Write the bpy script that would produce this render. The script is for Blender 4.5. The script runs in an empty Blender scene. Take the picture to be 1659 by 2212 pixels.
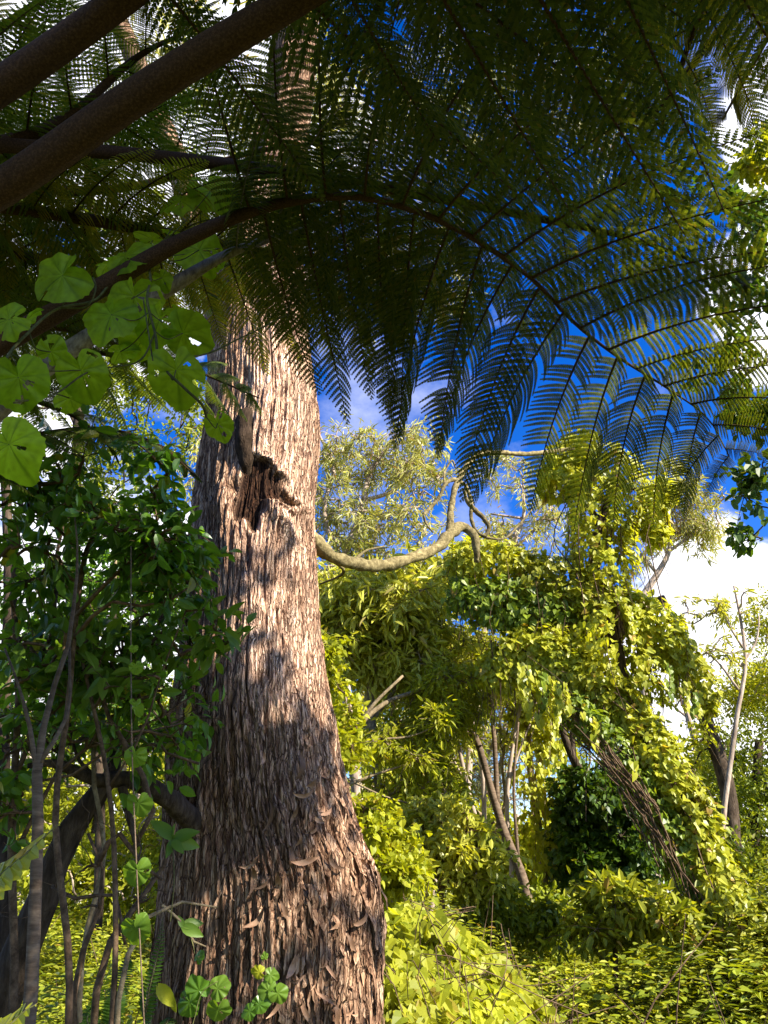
import bpy, math, random
import numpy as np
R = np.random.default_rng(11)
random.seed(5)
PI = math.pi
sc = bpy.context.scene
col = sc.collection

# ------------------------------------------------------------------ camera
PITCH = math.radians(26.0)
FPX = 1671.0          # focal length in pixels of a 1659 x 2212 picture
CAMZ = 1.6
cam_d = bpy.data.cameras.new('camera')
cam = bpy.data.objects.new('camera', cam_d)
col.objects.link(cam)
cam.location = (0, 0, CAMZ)
cam.rotation_euler = (PI/2 + PITCH, 0, 0)
cam_d.sensor_fit = 'VERTICAL'
cam_d.sensor_height = 24
cam_d.lens = 24*FPX/2212
cam_d.clip_start = 0.05
cam_d.clip_end = 1500
sc.camera = cam
CP, SP = math.cos(PITCH), math.sin(PITCH)

def ray(u, v):
    x = (u-829.5)/FPX; y = (1106-v)/FPX
    return np.array([x, CP - y*SP, SP + y*CP])
def at(u, v, Y):                       # world point seen at (u, v) at distance Y in front
    d = ray(u, v)
    return np.array([0, 0, CAMZ]) + d*(Y/d[1])
def ath(u, v, h):                      # world point seen at (u, v) at height h above the eye
    d = ray(u, v)
    return np.array([0, 0, CAMZ]) + d*(h/d[2])
def mpp(u, v, Y):                      # metres per pixel there
    d = ray(u, v)
    return (Y/d[1])/FPX

# ------------------------------------------------------------------ light
SUN = np.array([0.70, -0.42, 0.63]); SUN = SUN/np.linalg.norm(SUN)
sun_el = math.asin(SUN[2]); sun_rot = math.atan2(SUN[0], SUN[1])
sd = bpy.data.lights.new('sun', 'SUN'); sd.energy = 5.0; sd.angle = math.radians(0.55); sd.color = (1, .93, .80)
so = bpy.data.objects.new('sun', sd); col.objects.link(so)
from mathutils import Vector, Matrix
so.rotation_euler = Vector(SUN.tolist()).to_track_quat('Z', 'Y').to_euler()
so.location = (6, -6, 12)

w = bpy.data.worlds.new('World'); sc.world = w; w.use_nodes = True
nt = w.node_tree; N = nt.nodes; L = nt.links; N.clear()
out = N.new('ShaderNodeOutputWorld'); bg = N.new('ShaderNodeBackground')
sky = N.new('ShaderNodeTexSky'); sky.sky_type = 'NISHITA'; sky.sun_disc = False
sky.sun_elevation = sun_el; sky.sun_rotation = sun_rot; sky.air_density = 1.0; sky.dust_density = 0.3; sky.ozone_density = 3.0
hs = N.new('ShaderNodeHueSaturation'); hs.inputs['Saturation'].default_value = 1.42; hs.inputs['Hue'].default_value = .522; hs.inputs['Value'].default_value = 1.0
L.new(sky.outputs[0], hs.inputs['Color'])
tc = N.new('ShaderNodeTexCoord')
noi = N.new('ShaderNodeTexNoise'); noi.inputs['Scale'].default_value = 5.5; noi.inputs['Detail'].default_value = 7; noi.inputs['Roughness'].default_value = .6
mp = N.new('ShaderNodeMapping'); mp.inputs['Scale'].default_value = (1, 1, 1.5)
L.new(tc.outputs['Generated'], mp.inputs[0]); L.new(mp.outputs[0], noi.inputs['Vector'])
def mth(op, a, b=None, c=None):
    n = N.new('ShaderNodeMath'); n.operation = op
    for i, x in enumerate((a, b, c)):
        if x is None: continue
        if isinstance(x, (int, float)): n.inputs[i].default_value = x
        else: L.new(x, n.inputs[i])
    return n.outputs[0]
CLOUDS = [(1660, 1570, 370, 1.0), (1450, 1500, 180, .9), (1740, 620, 200, .95), (1730, 330, 160, .9), (60, 130, 330, 1.0), (330, 330, 260, .9), (560, 60, 130, .8),
          (120, 1420, 420, 1.0), (330, 640, 160, .8), (480, 480, 160, .8), (680, 250, 110, .9), (-300, 800, 420, 1.0), (1700, 1900, 300, 1.0)]
mask = None
for (u, v, r, s) in CLOUDS:
    d = ray(u, v); d = d/np.linalg.norm(d)
    vm = N.new('ShaderNodeVectorMath'); vm.operation = 'DOT_PRODUCT'
    L.new(tc.outputs['Generated'], vm.inputs[0]); vm.inputs[1].default_value = d.tolist()
    ang = math.atan(r/FPX)
    ac = mth('ARCCOSINE', mth('MINIMUM', vm.outputs['Value'], .99999))
    f = mth('MULTIPLY', mth('SUBTRACT', 1.0, mth('DIVIDE', ac, ang)), s)   # 1 centre, 0 edge, negative outside
    mask = f if mask is None else mth('MAXIMUM', mask, f)
nz = mth('MULTIPLY', mth('SUBTRACT', noi.outputs['Fac'], .5), 1.5)
cl = mth('ADD', mth('MAXIMUM', mask, -1.2), nz)
mr = N.new('ShaderNodeMapRange'); mr.interpolation_type = 'SMOOTHSTEP'
L.new(cl, mr.inputs['Value']); mr.inputs['From Min'].default_value = -.02; mr.inputs['From Max'].default_value = .16
wisp = mth('MULTIPLY', mth('MAXIMUM', mth('SUBTRACT', noi.outputs['Fac'], .52), 0), 1.6)
fac = mth('MINIMUM', mth('ADD', mr.outputs[0], wisp), 1.0)
mx = N.new('ShaderNodeMix'); mx.data_type = 'RGBA'
L.new(fac, mx.inputs['Factor']); L.new(hs.outputs[0], mx.inputs['A']); mx.inputs['B'].default_value = (6.2, 6.2, 6.6, 1)
L.new(mx.outputs['Result'], bg.inputs['Color']); bg.inputs['Strength'].default_value = .092
L.new(bg.outputs[0], out.inputs[0])

vs = sc.view_settings
vs.view_transform = 'Standard'; vs.look = 'None'; vs.exposure = 1.6; vs.gamma = 1; vs.use_curve_mapping = False
sc.cycles.max_bounces = 6; sc.cycles.transmission_bounces = 5; sc.cycles.diffuse_bounces = 3; sc.cycles.glossy_bounces = 2
sc.cycles.caustics_reflective = False; sc.cycles.caustics_refractive = False
try:
    sc.cycles.use_denoising = True
except Exception: pass

# ------------------------------------------------------------------ helpers
def nrm(a):
    a = np.asarray(a, float)
    return a/np.maximum(np.linalg.norm(a, axis=-1, keepdims=True), 1e-9)

def _hash(ix, iy, iz, seed):
    h = (ix.astype(np.int64)*374761393 + iy.astype(np.int64)*668265263 + iz.astype(np.int64)*2147483647 + seed*974634777) & 0xffffffff
    h = ((h ^ (h >> 13))*1274126177) & 0xffffffff
    h = ((h ^ (h >> 16))*2246822519) & 0xffffffff
    return ((h ^ (h >> 15)) & 0xffffff)/float(0xffffff)
def vnoise(p, seed=0):                  # value noise 0..1 at points (n,3)
    p = np.asarray(p, float); i = np.floor(p).astype(np.int64); f = p-i; f = f*f*(3-2*f)
    r = 0
    for dx in (0, 1):
        for dy in (0, 1):
            for dz in (0, 1):
                wt = (f[..., 0] if dx else 1-f[..., 0])*(f[..., 1] if dy else 1-f[..., 1])*(f[..., 2] if dz else 1-f[..., 2])
                r = r + wt*_hash(i[..., 0]+dx, i[..., 1]+dy, i[..., 2]+dz, seed)
    return r
def fbm(p, oct=4, seed=0):
    r = 0; a = .5; t = 0
    for k in range(oct):
        r = r + a*vnoise(p*(2**k), seed+k); t += a; a *= .5
    return r/t

def smooth(pts, n):                     # Catmull-Rom through rows of any width
    p = np.asarray(pts, float)
    if len(p) == 2:
        t = np.linspace(0, 1, n)[:, None]; return p[0]*(1-t)+p[1]*t
    seg = np.maximum(np.linalg.norm(np.diff(p[:, :3], axis=0), axis=1), 1e-9); cum = np.r_[0, np.cumsum(seg)]
    dv = np.diff(p, axis=0)/seg[:, None]
    m = np.vstack([dv[:1], (dv[:-1]*seg[1:, None]+dv[1:]*seg[:-1, None])/(seg[:-1]+seg[1:])[:, None], dv[-1:]])
    s = np.linspace(0, cum[-1], n); k = np.clip(np.searchsorted(cum, s, side='right')-1, 0, len(p)-2)
    h = seg[k][:, None]; t = ((s-cum[k])/seg[k])[:, None]
    return (2*t**3-3*t**2+1)*p[k]+(t**3-2*t**2+t)*h*m[k]+(-2*t**3+3*t**2)*p[k+1]+(t**3-t**2)*h*m[k+1]

class Geo:
    def __init__(s): s.V = []; s.Q = []; s.T = []; s.n = 0; s.A = []
    def add(s, V, Q=None, T=None, a=None):
        V = np.asarray(V, float).reshape(-1, 3)
        if not len(V): return
        if Q is not None and len(Q): s.Q.append(np.asarray(Q, np.int64).reshape(-1, 4)+s.n)
        if T is not None and len(T): s.T.append(np.asarray(T, np.int64).reshape(-1, 3)+s.n)
        s.V.append(V); s.n += len(V)
        s.A.append(np.full(len(V), 0.5) if a is None else np.broadcast_to(np.asarray(a, float), (len(V),)))
    def build(s, name, mat, parent=None, smooth_=True, attr=None):
        m = bpy.data.meshes.new(name)
        if s.n:
            V = np.concatenate(s.V)
            Q = np.concatenate(s.Q) if s.Q else np.zeros((0, 4), np.int64); T = np.concatenate(s.T) if s.T else np.zeros((0, 3), np.int64)
            m.vertices.add(len(V)); m.vertices.foreach_set('co', V.astype(np.float32).ravel())
            nl = Q.size+T.size; m.loops.add(nl); m.loops.foreach_set('vertex_index', np.concatenate([Q.ravel(), T.ravel()]).astype(np.int32))
            m.polygons.add(len(Q)+len(T))
            st = np.concatenate([np.arange(len(Q))*4, Q.size+np.arange(len(T))*3]).astype(np.int32)
            m.polygons.foreach_set('loop_start', st)
            m.polygons.foreach_set('use_smooth', np.full(len(st), smooth_, bool))
            m.update(calc_edges=True)
            if attr:
                at_ = m.attributes.new(attr, 'FLOAT', 'POINT'); at_.data.foreach_set('value', np.concatenate(s.A).astype(np.float32))
        if mat is not None: m.materials.append(mat)
        o = bpy.data.objects.new(name, m); col.objects.link(o)
        if parent is not None:
            o.parent = parent
            pm = parent
            off = np.zeros(3)
            while pm is not None: off += np.array(pm.location); pm = pm.parent
            if s.n:
                V = V-off
                m.vertices.foreach_set('co', V.astype(np.float32).ravel()); m.update()
        return o

def thing(name, label, cat, loc=(0, 0, 0), group=None, kind=None):
    o = bpy.data.objects.new(name, None); col.objects.link(o); o.location = tuple(float(x) for x in loc); o.empty_display_size = .1
    tag(o, label, cat, group, kind); return o
def tag(o, label, cat=None, group=None, kind=None):
    if label: o['label'] = label
    if cat: o['category'] = cat
    if group: o['group'] = group
    if kind: o['kind'] = kind
    return o

def tube(P, r, sides=8, rough=0.0, cap=True, seed=0, groove=0):
    P = np.asarray(P, float); n = len(P); r = np.broadcast_to(np.asarray(r, float), (n,))
    T = nrm(np.gradient(P, axis=0))
    ref = np.array([0, 0, 1.]) if abs(T[0][2]) < .8 else np.array([1., 0, 0])
    N0 = nrm(np.cross(T[0], ref)); NN = [N0]
    for i in range(1, n):
        v = NN[-1]-T[i]*np.dot(NN[-1], T[i]); NN.append(nrm(v))
    NN = np.array(NN); B = np.cross(T, NN)
    th = np.linspace(0, 2*PI, sides, endpoint=False)
    rr = np.repeat(r[:, None], sides, 1)
    if groove: rr = rr*(1-groove*np.exp(-((th-PI*.75)/.35)**2)[None, :])
    ring = P[:, None, :]+rr[..., None]*(np.cos(th)[None, :, None]*NN[:, None, :]+np.sin(th)[None, :, None]*B[:, None, :])
    if rough:
        q = ring/np.maximum(r.mean()*1.2, .004); f = fbm(q, 3, seed)-.5
        ring = ring+(f*rough*2)[..., None]*rr[..., None]*(ring-P[:, None, :])/np.maximum(rr[..., None], 1e-6)
    V = ring.reshape(-1, 3)
    i = np.arange(n-1)[:, None]*sides; j = np.arange(sides)[None, :]; j2 = (j+1) % sides
    Q = np.stack([i+j, i+j2, i+sides+j2, i+sides+j], -1).reshape(-1, 4)
    Tt = None
    if cap:
        V = np.vstack([V, P[0:1], P[-1:]]); a = len(V)-2
        jj = np.arange(sides)
        Tt = np.vstack([np.stack([np.full(sides, a), (jj+1) % sides, jj], -1), np.stack([np.full(sides, a+1), (n-1)*sides+jj, (n-1)*sides+(jj+1) % sides], -1)])
    return V, Q, Tt

# leaf templates: 6-vertex folded leaves (length 1 along +Y, face +Z)
def tmpl(w1, y1, w2, y2, fold=.1, droop=.12, base=0):
    V = np.array([[0, base, 0], [w1, y1, fold], [w2, y2, fold*.8-droop*.4], [0, 1, -droop], [-w2, y2, fold*.8-droop*.4], [-w1, y1, fold]], float)
    return V, np.array([[0, 1, 2, 3], [0, 3, 4, 5]]), None
OVAL = tmpl(.24, .3, .2, .68)
ROUND = tmpl(.34, .28, .28, .72)
HEART = (np.array([[0, .12, 0], [.27, -.08, .07], [.48, .16, .12], [.33, .58, .05], [0, 1, -.14], [-.33, .58, .05], [-.48, .16, .12], [-.27, -.08, .07]], float),
         np.array([[0, 1, 2, 3], [0, 5, 6, 7]]), np.array([[0, 3, 4], [0, 4, 5]]))
LANCE = tmpl(.075, .3, .06, .68, fold=.02, droop=.2)
NARROW = tmpl(.13, .3, .11, .68, fold=.04, droop=.15)
def fine(w, k=5, droop=.25, heart=0):     # finer leaf: 2k quads
    y = np.linspace(0, 1, k+1); prof = w*np.sin(PI*np.clip(y, .02, .985)**.8)**.75
    y0 = y.copy()
    mid = np.stack([np.zeros(k+1), y0, -droop*y**2], -1)
    ys = y0-heart*.25*np.exp(-(y/.18)**2)*1.0
    if heart: prof = w*np.sqrt(np.clip(1-((y-.28)/.74)**2, 0, 1))*(1-.35*y); 
    r = np.stack([prof, ys, .35*prof-droop*y**2], -1); l = r*np.array([-1, 1, 1])
    V = np.vstack([mid, r, l]); i = np.arange(k)
    Q = np.vstack([np.stack([i, k+1+i, k+2+i, i+1], -1), np.stack([i, i+1, 2*(k+1)+i+1, 2*(k+1)+i], -1)])
    return V, Q, None
FOVAL = fine(.25); FHEART = fine(.5, 6, .2, 1)

def scatter(geo, tm, P, D, Nn, S, a=None):       # leaves at P along D with normal Nn, size S
    V0, Q0, T0 = tm
    P = np.asarray(P); n = len(P)
    if n == 0: return
    D = nrm(D); X = nrm(np.cross(D, Nn)); Z = np.cross(X, D)
    S = np.broadcast_to(np.asarray(S, float), (n,))
    V = P[:, None, :]+S[:, None, None]*(V0[None, :, 0:1]*X[:, None, :]+V0[None, :, 1:2]*D[:, None, :]+V0[None, :, 2:3]*Z[:, None, :])
    k = len(V0); off = (np.arange(n)*k)[:, None, None]
    Q = (Q0[None]+off).reshape(-1, 4)
    T = (T0[None]+off).reshape(-1, 3) if T0 is not None else None
    if a is not None: a = np.repeat(np.broadcast_to(a, (n,)), k)
    geo.add(V.reshape(-1, 3), Q, T, a)

# ------------------------------------------------------------------ materials
def newmat(name):
    m = bpy.data.materials.new(name); m.use_nodes = True; t = m.node_tree; t.nodes.clear(); return m, t.nodes, t.links
def leafmat(name, c1, c2, c3=None, trans=.45, rough=.5, spec=.35, tcol=1.0, yellow=.0, vein=False):
    m, N, L = newmat(name)
    o = N.new('ShaderNodeOutputMaterial'); g = N.new('ShaderNodeNewGeometry')
    cr = N.new('ShaderNodeValToRGB'); e = cr.color_ramp.elements
    e[0].color = (*c1, 1); e[0].position = 0; e[1].color = (*c2, 1); e[1].position = .62
    if c3:
        x = e.new(.97); x.color = (*c2, 1); y = e.new(.985); y.color = (*c3, 1)
    L.new(g.outputs['Random Per Island'], cr.inputs[0])
    colr = cr.outputs[0]
    n = N.new('ShaderNodeTexNoise'); n.inputs['Scale'].default_value = 1.1; n.inputs['Detail'].default_value = 3
    tcx = N.new('ShaderNodeTexCoord'); L.new(tcx.outputs['Object'], n.inputs['Vector'])
    h = N.new('ShaderNodeHueSaturation'); mr = N.new('ShaderNodeMapRange'); mr.inputs['From Min'].default_value = .3; mr.inputs['From Max'].default_value = .7
    mr.inputs['To Min'].default_value = .72; mr.inputs['To Max'].default_value = 1.28
    L.new(n.outputs['Fac'], mr.inputs['Value']); L.new(mr.outputs[0], h.inputs['Value']); L.new(colr, h.inputs['Color']); colr = h.outputs[0]
    if vein:
        at_ = N.new('ShaderNodeAttribute'); at_.attribute_name = 'vein'
        mm = N.new('ShaderNodeMix'); mm.data_type = 'RGBA'; L.new(at_.outputs['Fac'], mm.inputs['Factor']); L.new(colr, mm.inputs['A'])
        mm.inputs['B'].default_value = (c1[0]*.45, c1[1]*.5, c1[2]*.5, 1)
        n2 = N.new('ShaderNodeTexNoise'); n2.inputs['Scale'].default_value = 60; n2.inputs['Detail'].default_value = 4; L.new(tcx.outputs['Object'], n2.inputs['Vector'])
        h2 = N.new('ShaderNodeHueSaturation'); mr2 = N.new('ShaderNodeMapRange'); mr2.inputs['To Min'].default_value = .6; mr2.inputs['To Max'].default_value = 1.4
        L.new(n2.outputs['Fac'], mr2.inputs['Value']); L.new(mr2.outputs[0], h2.inputs['Value']); L.new(mm.outputs['Result'], h2.inputs['Color']); colr = h2.outputs[0]
    p = N.new('ShaderNodeBsdfPrincipled'); L.new(colr, p.inputs['Base Color']); p.inputs['Roughness'].default_value = rough; p.inputs['Specular IOR Level'].default_value = spec
    tr = N.new('ShaderNodeBsdfTranslucent'); tm = N.new('ShaderNodeMix'); tm.data_type = 'RGBA'; tm.blend_type = 'MULTIPLY'; tm.inputs['Factor'].default_value = 1
    L.new(colr, tm.inputs['A']); tm.inputs['B'].default_value = (1.55*tcol, 1.45*tcol, .45*tcol, 1); L.new(tm.outputs['Result'], tr.inputs['Color'])
    mx = N.new('ShaderNodeMixShader'); mx.inputs[0].default_value = trans; L.new(p.outputs[0], mx.inputs[1]); L.new(tr.outputs[0], mx.inputs[2])
    L.new(mx.outputs[0], o.inputs[0]); return m
def barkmat(name, c1, c2, c3, scale=(14, 14, 2.2), bump=.5, dist=.012, rough=.9, attr=False, fibre=60):
    m, N, L = newmat(name)
    o = N.new('ShaderNodeOutputMaterial'); p = N.new('ShaderNodeBsdfPrincipled'); p.inputs['Roughness'].default_value = rough; p.inputs['Specular IOR Level'].default_value = .15
    t = N.new('ShaderNodeTexCoord'); mp = N.new('ShaderNodeMapping'); mp.inputs['Scale'].default_value = scale; L.new(t.outputs['Object'], mp.inputs[0])
    n1 = N.new('ShaderNodeTexNoise'); n1.inputs['Scale'].default_value = 1.6; n1.inputs['Detail'].default_value = 9; n1.inputs['Roughness'].default_value = .68; L.new(mp.outputs[0], n1.inputs['Vector'])
    n2 = N.new('ShaderNodeTexNoise'); n2.inputs['Scale'].default_value = 1.3; n2.inputs['Detail'].default_value = 4; L.new(t.outputs['Object'], n2.inputs['Vector'])
    cr = N.new('ShaderNodeValToRGB'); e = cr.color_ramp.elements; e[0].position = .3; e[0].color = (*c1, 1); e[1].position = .68; e[1].color = (*c3, 1); x = e.new(.48); x.color = (*c2, 1)
    L.new(n1.outputs['Fac'], cr.inputs[0]); c = cr.outputs[0]
    crack = None
    if attr:
        wn = N.new('ShaderNodeTexNoise'); wn.inputs['Scale'].default_value = 9; wn.inputs['Detail'].default_value = 4; L.new(t.outputs['Object'], wn.inputs['Vector'])
        ws = N.new('ShaderNodeVectorMath'); ws.operation = 'MULTIPLY_ADD'; ws.inputs[1].default_value = (.055, .055, .10); L.new(wn.outputs['Color'], ws.inputs[0]); L.new(t.outputs['Object'], ws.inputs[2])
        def plates(sx, sz, lo, hi):
            m_ = N.new('ShaderNodeMapping'); m_.inputs['Scale'].default_value = (sx, sx, sz); L.new(ws.outputs[0], m_.inputs[0])
            v_ = N.new('ShaderNodeTexVoronoi'); v_.feature = 'DISTANCE_TO_EDGE'; v_.inputs['Scale'].default_value = 1; L.new(m_.outputs[0], v_.inputs['Vector'])
            r_ = N.new('ShaderNodeMapRange'); r_.interpolation_type = 'SMOOTHSTEP'; r_.inputs['From Min'].default_value = lo; r_.inputs['From Max'].default_value = hi; L.new(v_.outputs['Distance'], r_.inputs['Value'])
            v2 = N.new('ShaderNodeTexVoronoi'); v2.inputs['Scale'].default_value = 1; L.new(m_.outputs[0], v2.inputs['Vector']); return r_.outputs[0], v2.outputs['Color']
        k1, q1 = plates(54, 3.4, .01, .14); k2, q2 = plates(95, 9, .0, .13)
        mu = N.new('ShaderNodeMath'); mu.operation = 'MULTIPLY_ADD'; L.new(k1, mu.inputs[0]); mu.inputs[1].default_value = .72; 
        m2_ = N.new('ShaderNodeMath'); m2_.operation = 'MULTIPLY'; L.new(k2, m2_.inputs[0]); m2_.inputs[1].default_value = .28; L.new(m2_.outputs[0], mu.inputs[2]); crack = mu.outputs[0]
        cm = N.new('ShaderNodeMix'); cm.data_type = 'RGBA'; L.new(crack, cm.inputs['Factor']); cm.inputs['A'].default_value = (c1[0]*.9, c1[1]*.8, c1[2]*.8, 1); L.new(c, cm.inputs['B']); c = cm.outputs['Result']
        sx_ = N.new('ShaderNodeSeparateColor'); L.new(q1, sx_.inputs[0]); mrp = N.new('ShaderNodeMapRange'); mrp.inputs['To Min'].default_value = .7; mrp.inputs['To Max'].default_value = 1.35; L.new(sx_.outputs[0], mrp.inputs['Value'])
        hp = N.new('ShaderNodeHueSaturation'); L.new(mrp.outputs[0], hp.inputs['Value']); L.new(c, hp.inputs['Color']); c = hp.outputs[0]
    h = N.new('ShaderNodeHueSaturation'); mr = N.new('ShaderNodeMapRange'); mr.inputs['From Min'].default_value = .3; mr.inputs['From Max'].default_value = .7; mr.inputs['To Min'].default_value = .65; mr.inputs['To Max'].default_value = 1.35
    L.new(n2.outputs['Fac'], mr.inputs['Value']); L.new(mr.outputs[0], h.inputs['Value']); L.new(c, h.inputs['Color']); c = h.outputs[0]
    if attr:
        at_ = N.new('ShaderNodeAttribute'); at_.attribute_name = 'weather_light'
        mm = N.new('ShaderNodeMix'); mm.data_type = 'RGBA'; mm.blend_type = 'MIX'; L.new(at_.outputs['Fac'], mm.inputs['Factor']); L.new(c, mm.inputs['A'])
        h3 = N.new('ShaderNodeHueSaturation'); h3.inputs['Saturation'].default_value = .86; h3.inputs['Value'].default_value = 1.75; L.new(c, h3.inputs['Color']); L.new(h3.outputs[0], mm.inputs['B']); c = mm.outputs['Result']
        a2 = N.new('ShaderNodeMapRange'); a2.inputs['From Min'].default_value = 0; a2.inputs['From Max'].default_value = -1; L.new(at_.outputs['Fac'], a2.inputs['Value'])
        m4 = N.new('ShaderNodeMix'); m4.data_type = 'RGBA'; m4.blend_type = 'MULTIPLY'; L.new(a2.outputs[0], m4.inputs['Factor']); L.new(c, m4.inputs['A']); m4.inputs['B'].default_value = (.14, .10, .075, 1); c = m4.outputs['Result']  # negative values darken the bark; in the hollow this is painted shade
    if name == 'dead_leaf':
        oi = N.new('ShaderNodeObjectInfo'); ho = N.new('ShaderNodeHueSaturation'); mo = N.new('ShaderNodeMapRange'); mo.inputs['To Min'].default_value = .35; mo.inputs['To Max'].default_value = 1.3
        L.new(oi.outputs['Random'], mo.inputs['Value']); L.new(mo.outputs[0], ho.inputs['Value']); ho.inputs['Saturation'].default_value = .9; L.new(c, ho.inputs['Color']); c = ho.outputs[0]
    L.new(c, p.inputs['Base Color'])
    n3 = N.new('ShaderNodeTexNoise'); n3.inputs['Scale'].default_value = fibre/14; n3.inputs['Detail'].default_value = 6; L.new(mp.outputs[0], n3.inputs['Vector'])
    b = N.new('ShaderNodeBump'); b.inputs['Strength'].default_value = bump; b.inputs['Distance'].default_value = dist
    ad = N.new('ShaderNodeMath'); ad.operation = 'ADD'; L.new(n1.outputs['Fac'], ad.inputs[0]); L.new(n3.outputs['Fac'], ad.inputs[1]); L.new(ad.outputs[0], b.inputs['Height'])
    if crack is not None:
        a5 = N.new('ShaderNodeMath'); a5.operation = 'MULTIPLY_ADD'; L.new(ad.outputs[0], a5.inputs[0]); a5.inputs[1].default_value = .35; L.new(crack, a5.inputs[2]); L.new(a5.outputs[0], b.inputs['Height'])
    L.new(b.outputs[0], p.inputs['Normal']); L.new(p.outputs[0], o.inputs[0]); return m

M = {}
M['bark'] = barkmat('main_bark', (.085, .040, .022), (.34, .195, .115), (.66, .46, .31), (30, 30, 4.0), 1.0, .014, attr=True)
M['flake'] = barkmat('bark_flake', (.07, .035, .02), (.25, .14, .08), (.50, .35, .23), (30, 30, 4), .6, .004, attr=True)
M['branch'] = barkmat('branch_bark', (.08, .06, .035), (.20, .15, .085), (.34, .27, .16), (20, 20, 20), .5, .006)
M['mossy'] = barkmat('mossy_bark', (.05, .04, .015), (.16, .125, .055), (.33, .27, .13), (22, 22, 22), .6, .006)
M['pale'] = barkmat('pale_bark', (.16, .11, .08), (.34, .26, .2), (.5, .41, .33), (9, 9, 3), .4, .01)
M['twig'] = barkmat('twig_bark', (.035, .022, .012), (.10, .062, .035), (.19, .125, .075), (25, 25, 25), .3, .003)
M['darkbark'] = barkmat('dark_bark', (.018, .012, .008), (.05, .034, .022), (.11, .08, .055), (16, 16, 4), .8, .012)
M['sapling'] = barkmat('sapling_bark', (.05, .034, .022), (.13, .09, .06), (.21, .155, .105), (9, 9, 40), .4, .003)
M['stalk'] = barkmat('fern_stalk', (.03, .015, .008), (.055, .029, .015), (.11, .06, .030), (170, 170, 170), .5, .003)
M['greystalk'] = barkmat('old_fern_stalk', (.08, .06, .05), (.2, .16, .13), (.34, .28, .23), (60, 60, 20), .5, .003)
M['vinestem'] = barkmat('vine_stem', (.05, .05, .02), (.10, .10, .035), (.17, .16, .06), (40, 40, 40), .3, .002)
M['fern'] = leafmat('fern_leaf', (.030, .050, .006), (.085, .10, .012), (.15, .11, .02), trans=.5, rough=.55, spec=.25)
M['fern2'] = leafmat('fern_leaf_far', (.05, .085, .008), (.11, .15, .015), (.2, .13, .02), trans=.5, rough=.55, spec=.25)
M['swordfern'] = leafmat('sword_fern_leaf', (.05, .12, .015), (.10, .19, .02), trans=.45)
M['bigleaf'] = leafmat('big_vine_leaf', (.16, .30, .012), (.26, .42, .018), trans=.65, rough=.45, vein=True)
M['vine'] = leafmat('vine_leaf', (.24, .28, .014), (.42, .42, .03), (.34, .22, .04), trans=.42, rough=.42, spec=.4)
M['vineshade'] = leafmat('vine_leaf_shaded', (.10, .16, .012), (.22, .29, .02), (.30, .20, .05), trans=.42, rough=.42, spec=.4)  # darker copy of the vine leaf, shade put into its colour
M['shrub'] = leafmat('shrub_leaf', (.04, .11, .014), (.10, .21, .018), (.22, .22, .02), trans=.5, rough=.35, spec=.5)
M['shrubfresh'] = leafmat('fresh_leaf', (.07, .16, .015), (.14, .24, .025), trans=.45, rough=.45)
M['gum'] = leafmat('gum_leaf', (.28, .31, .06), (.48, .46, .15), (.34, .2, .08), trans=.30, rough=.4, spec=.4)
M['gumgreen'] = leafmat('green_gum_leaf', (.26, .29, .02), (.48, .47, .07), (.32, .26, .08), trans=.35, rough=.4, spec=.4)
M['fernsunlit'] = leafmat('fern_leaf_sunlit', (.12, .13, .008), (.24, .22, .016), (.30, .18, .02), trans=.6, rough=.5, spec=.25)  # lighter fern leaf copy with the gold of backlit sun put into its colour
M['shrubmid'] = leafmat('mid_green_leaf', (.05, .12, .012), (.12, .23, .018), (.25, .25, .02), trans=.5, rough=.4, spec=.4)
M['rot'] = barkmat('rotten_wood', (.008, .005, .003), (.03, .018, .010), (.07, .045, .028), (40, 40, 8), .8, .01)
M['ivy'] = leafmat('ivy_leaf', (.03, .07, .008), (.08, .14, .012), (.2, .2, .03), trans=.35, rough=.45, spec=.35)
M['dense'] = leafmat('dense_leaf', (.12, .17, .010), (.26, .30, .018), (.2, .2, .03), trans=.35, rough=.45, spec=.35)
M['bright'] = leafmat('bright_leaf', (.21, .25, .012), (.36, .37, .022), (.36, .28, .04), trans=.48, rough=.5, spec=.3)
M['cover'] = leafmat('ground_leaf', (.16, .20, .014), (.33, .34, .028), (.3, .2, .05), trans=.38, rough=.5, spec=.3)
M['deadleaf'] = barkmat('dead_leaf', (.16, .075, .032), (.33, .17, .085), (.47, .29, .17), (8, 8, 8), .2, .002, rough=.6)
def soil():
    m, N, L = newmat('leaf_litter_soil'); o = N.new('ShaderNodeOutputMaterial'); p = N.new('ShaderNodeBsdfPrincipled'); p.inputs['Roughness'].default_value = .95
    t = N.new('ShaderNodeTexCoord'); n = N.new('ShaderNodeTexNoise'); n.inputs['Scale'].default_value = 3; n.inputs['Detail'].default_value = 10; L.new(t.outputs['Object'], n.inputs['Vector'])
    cr = N.new('ShaderNodeValToRGB'); e = cr.color_ramp.elements; e[0].position = .35; e[0].color = (.02, .03, .008, 1); e[1].position = .65; e[1].color = (.07, .075, .02, 1); L.new(n.outputs['Fac'], cr.inputs[0])
    L.new(cr.outputs[0], p.inputs['Base Color']); b = N.new('ShaderNodeBump'); b.inputs['Distance'].default_value = .1; L.new(n.outputs['Fac'], b.inputs['Height']); L.new(b.outputs[0], p.inputs['Normal']); L.new(p.outputs[0], o.inputs[0]); return m
M['soil'] = soil()
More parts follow.
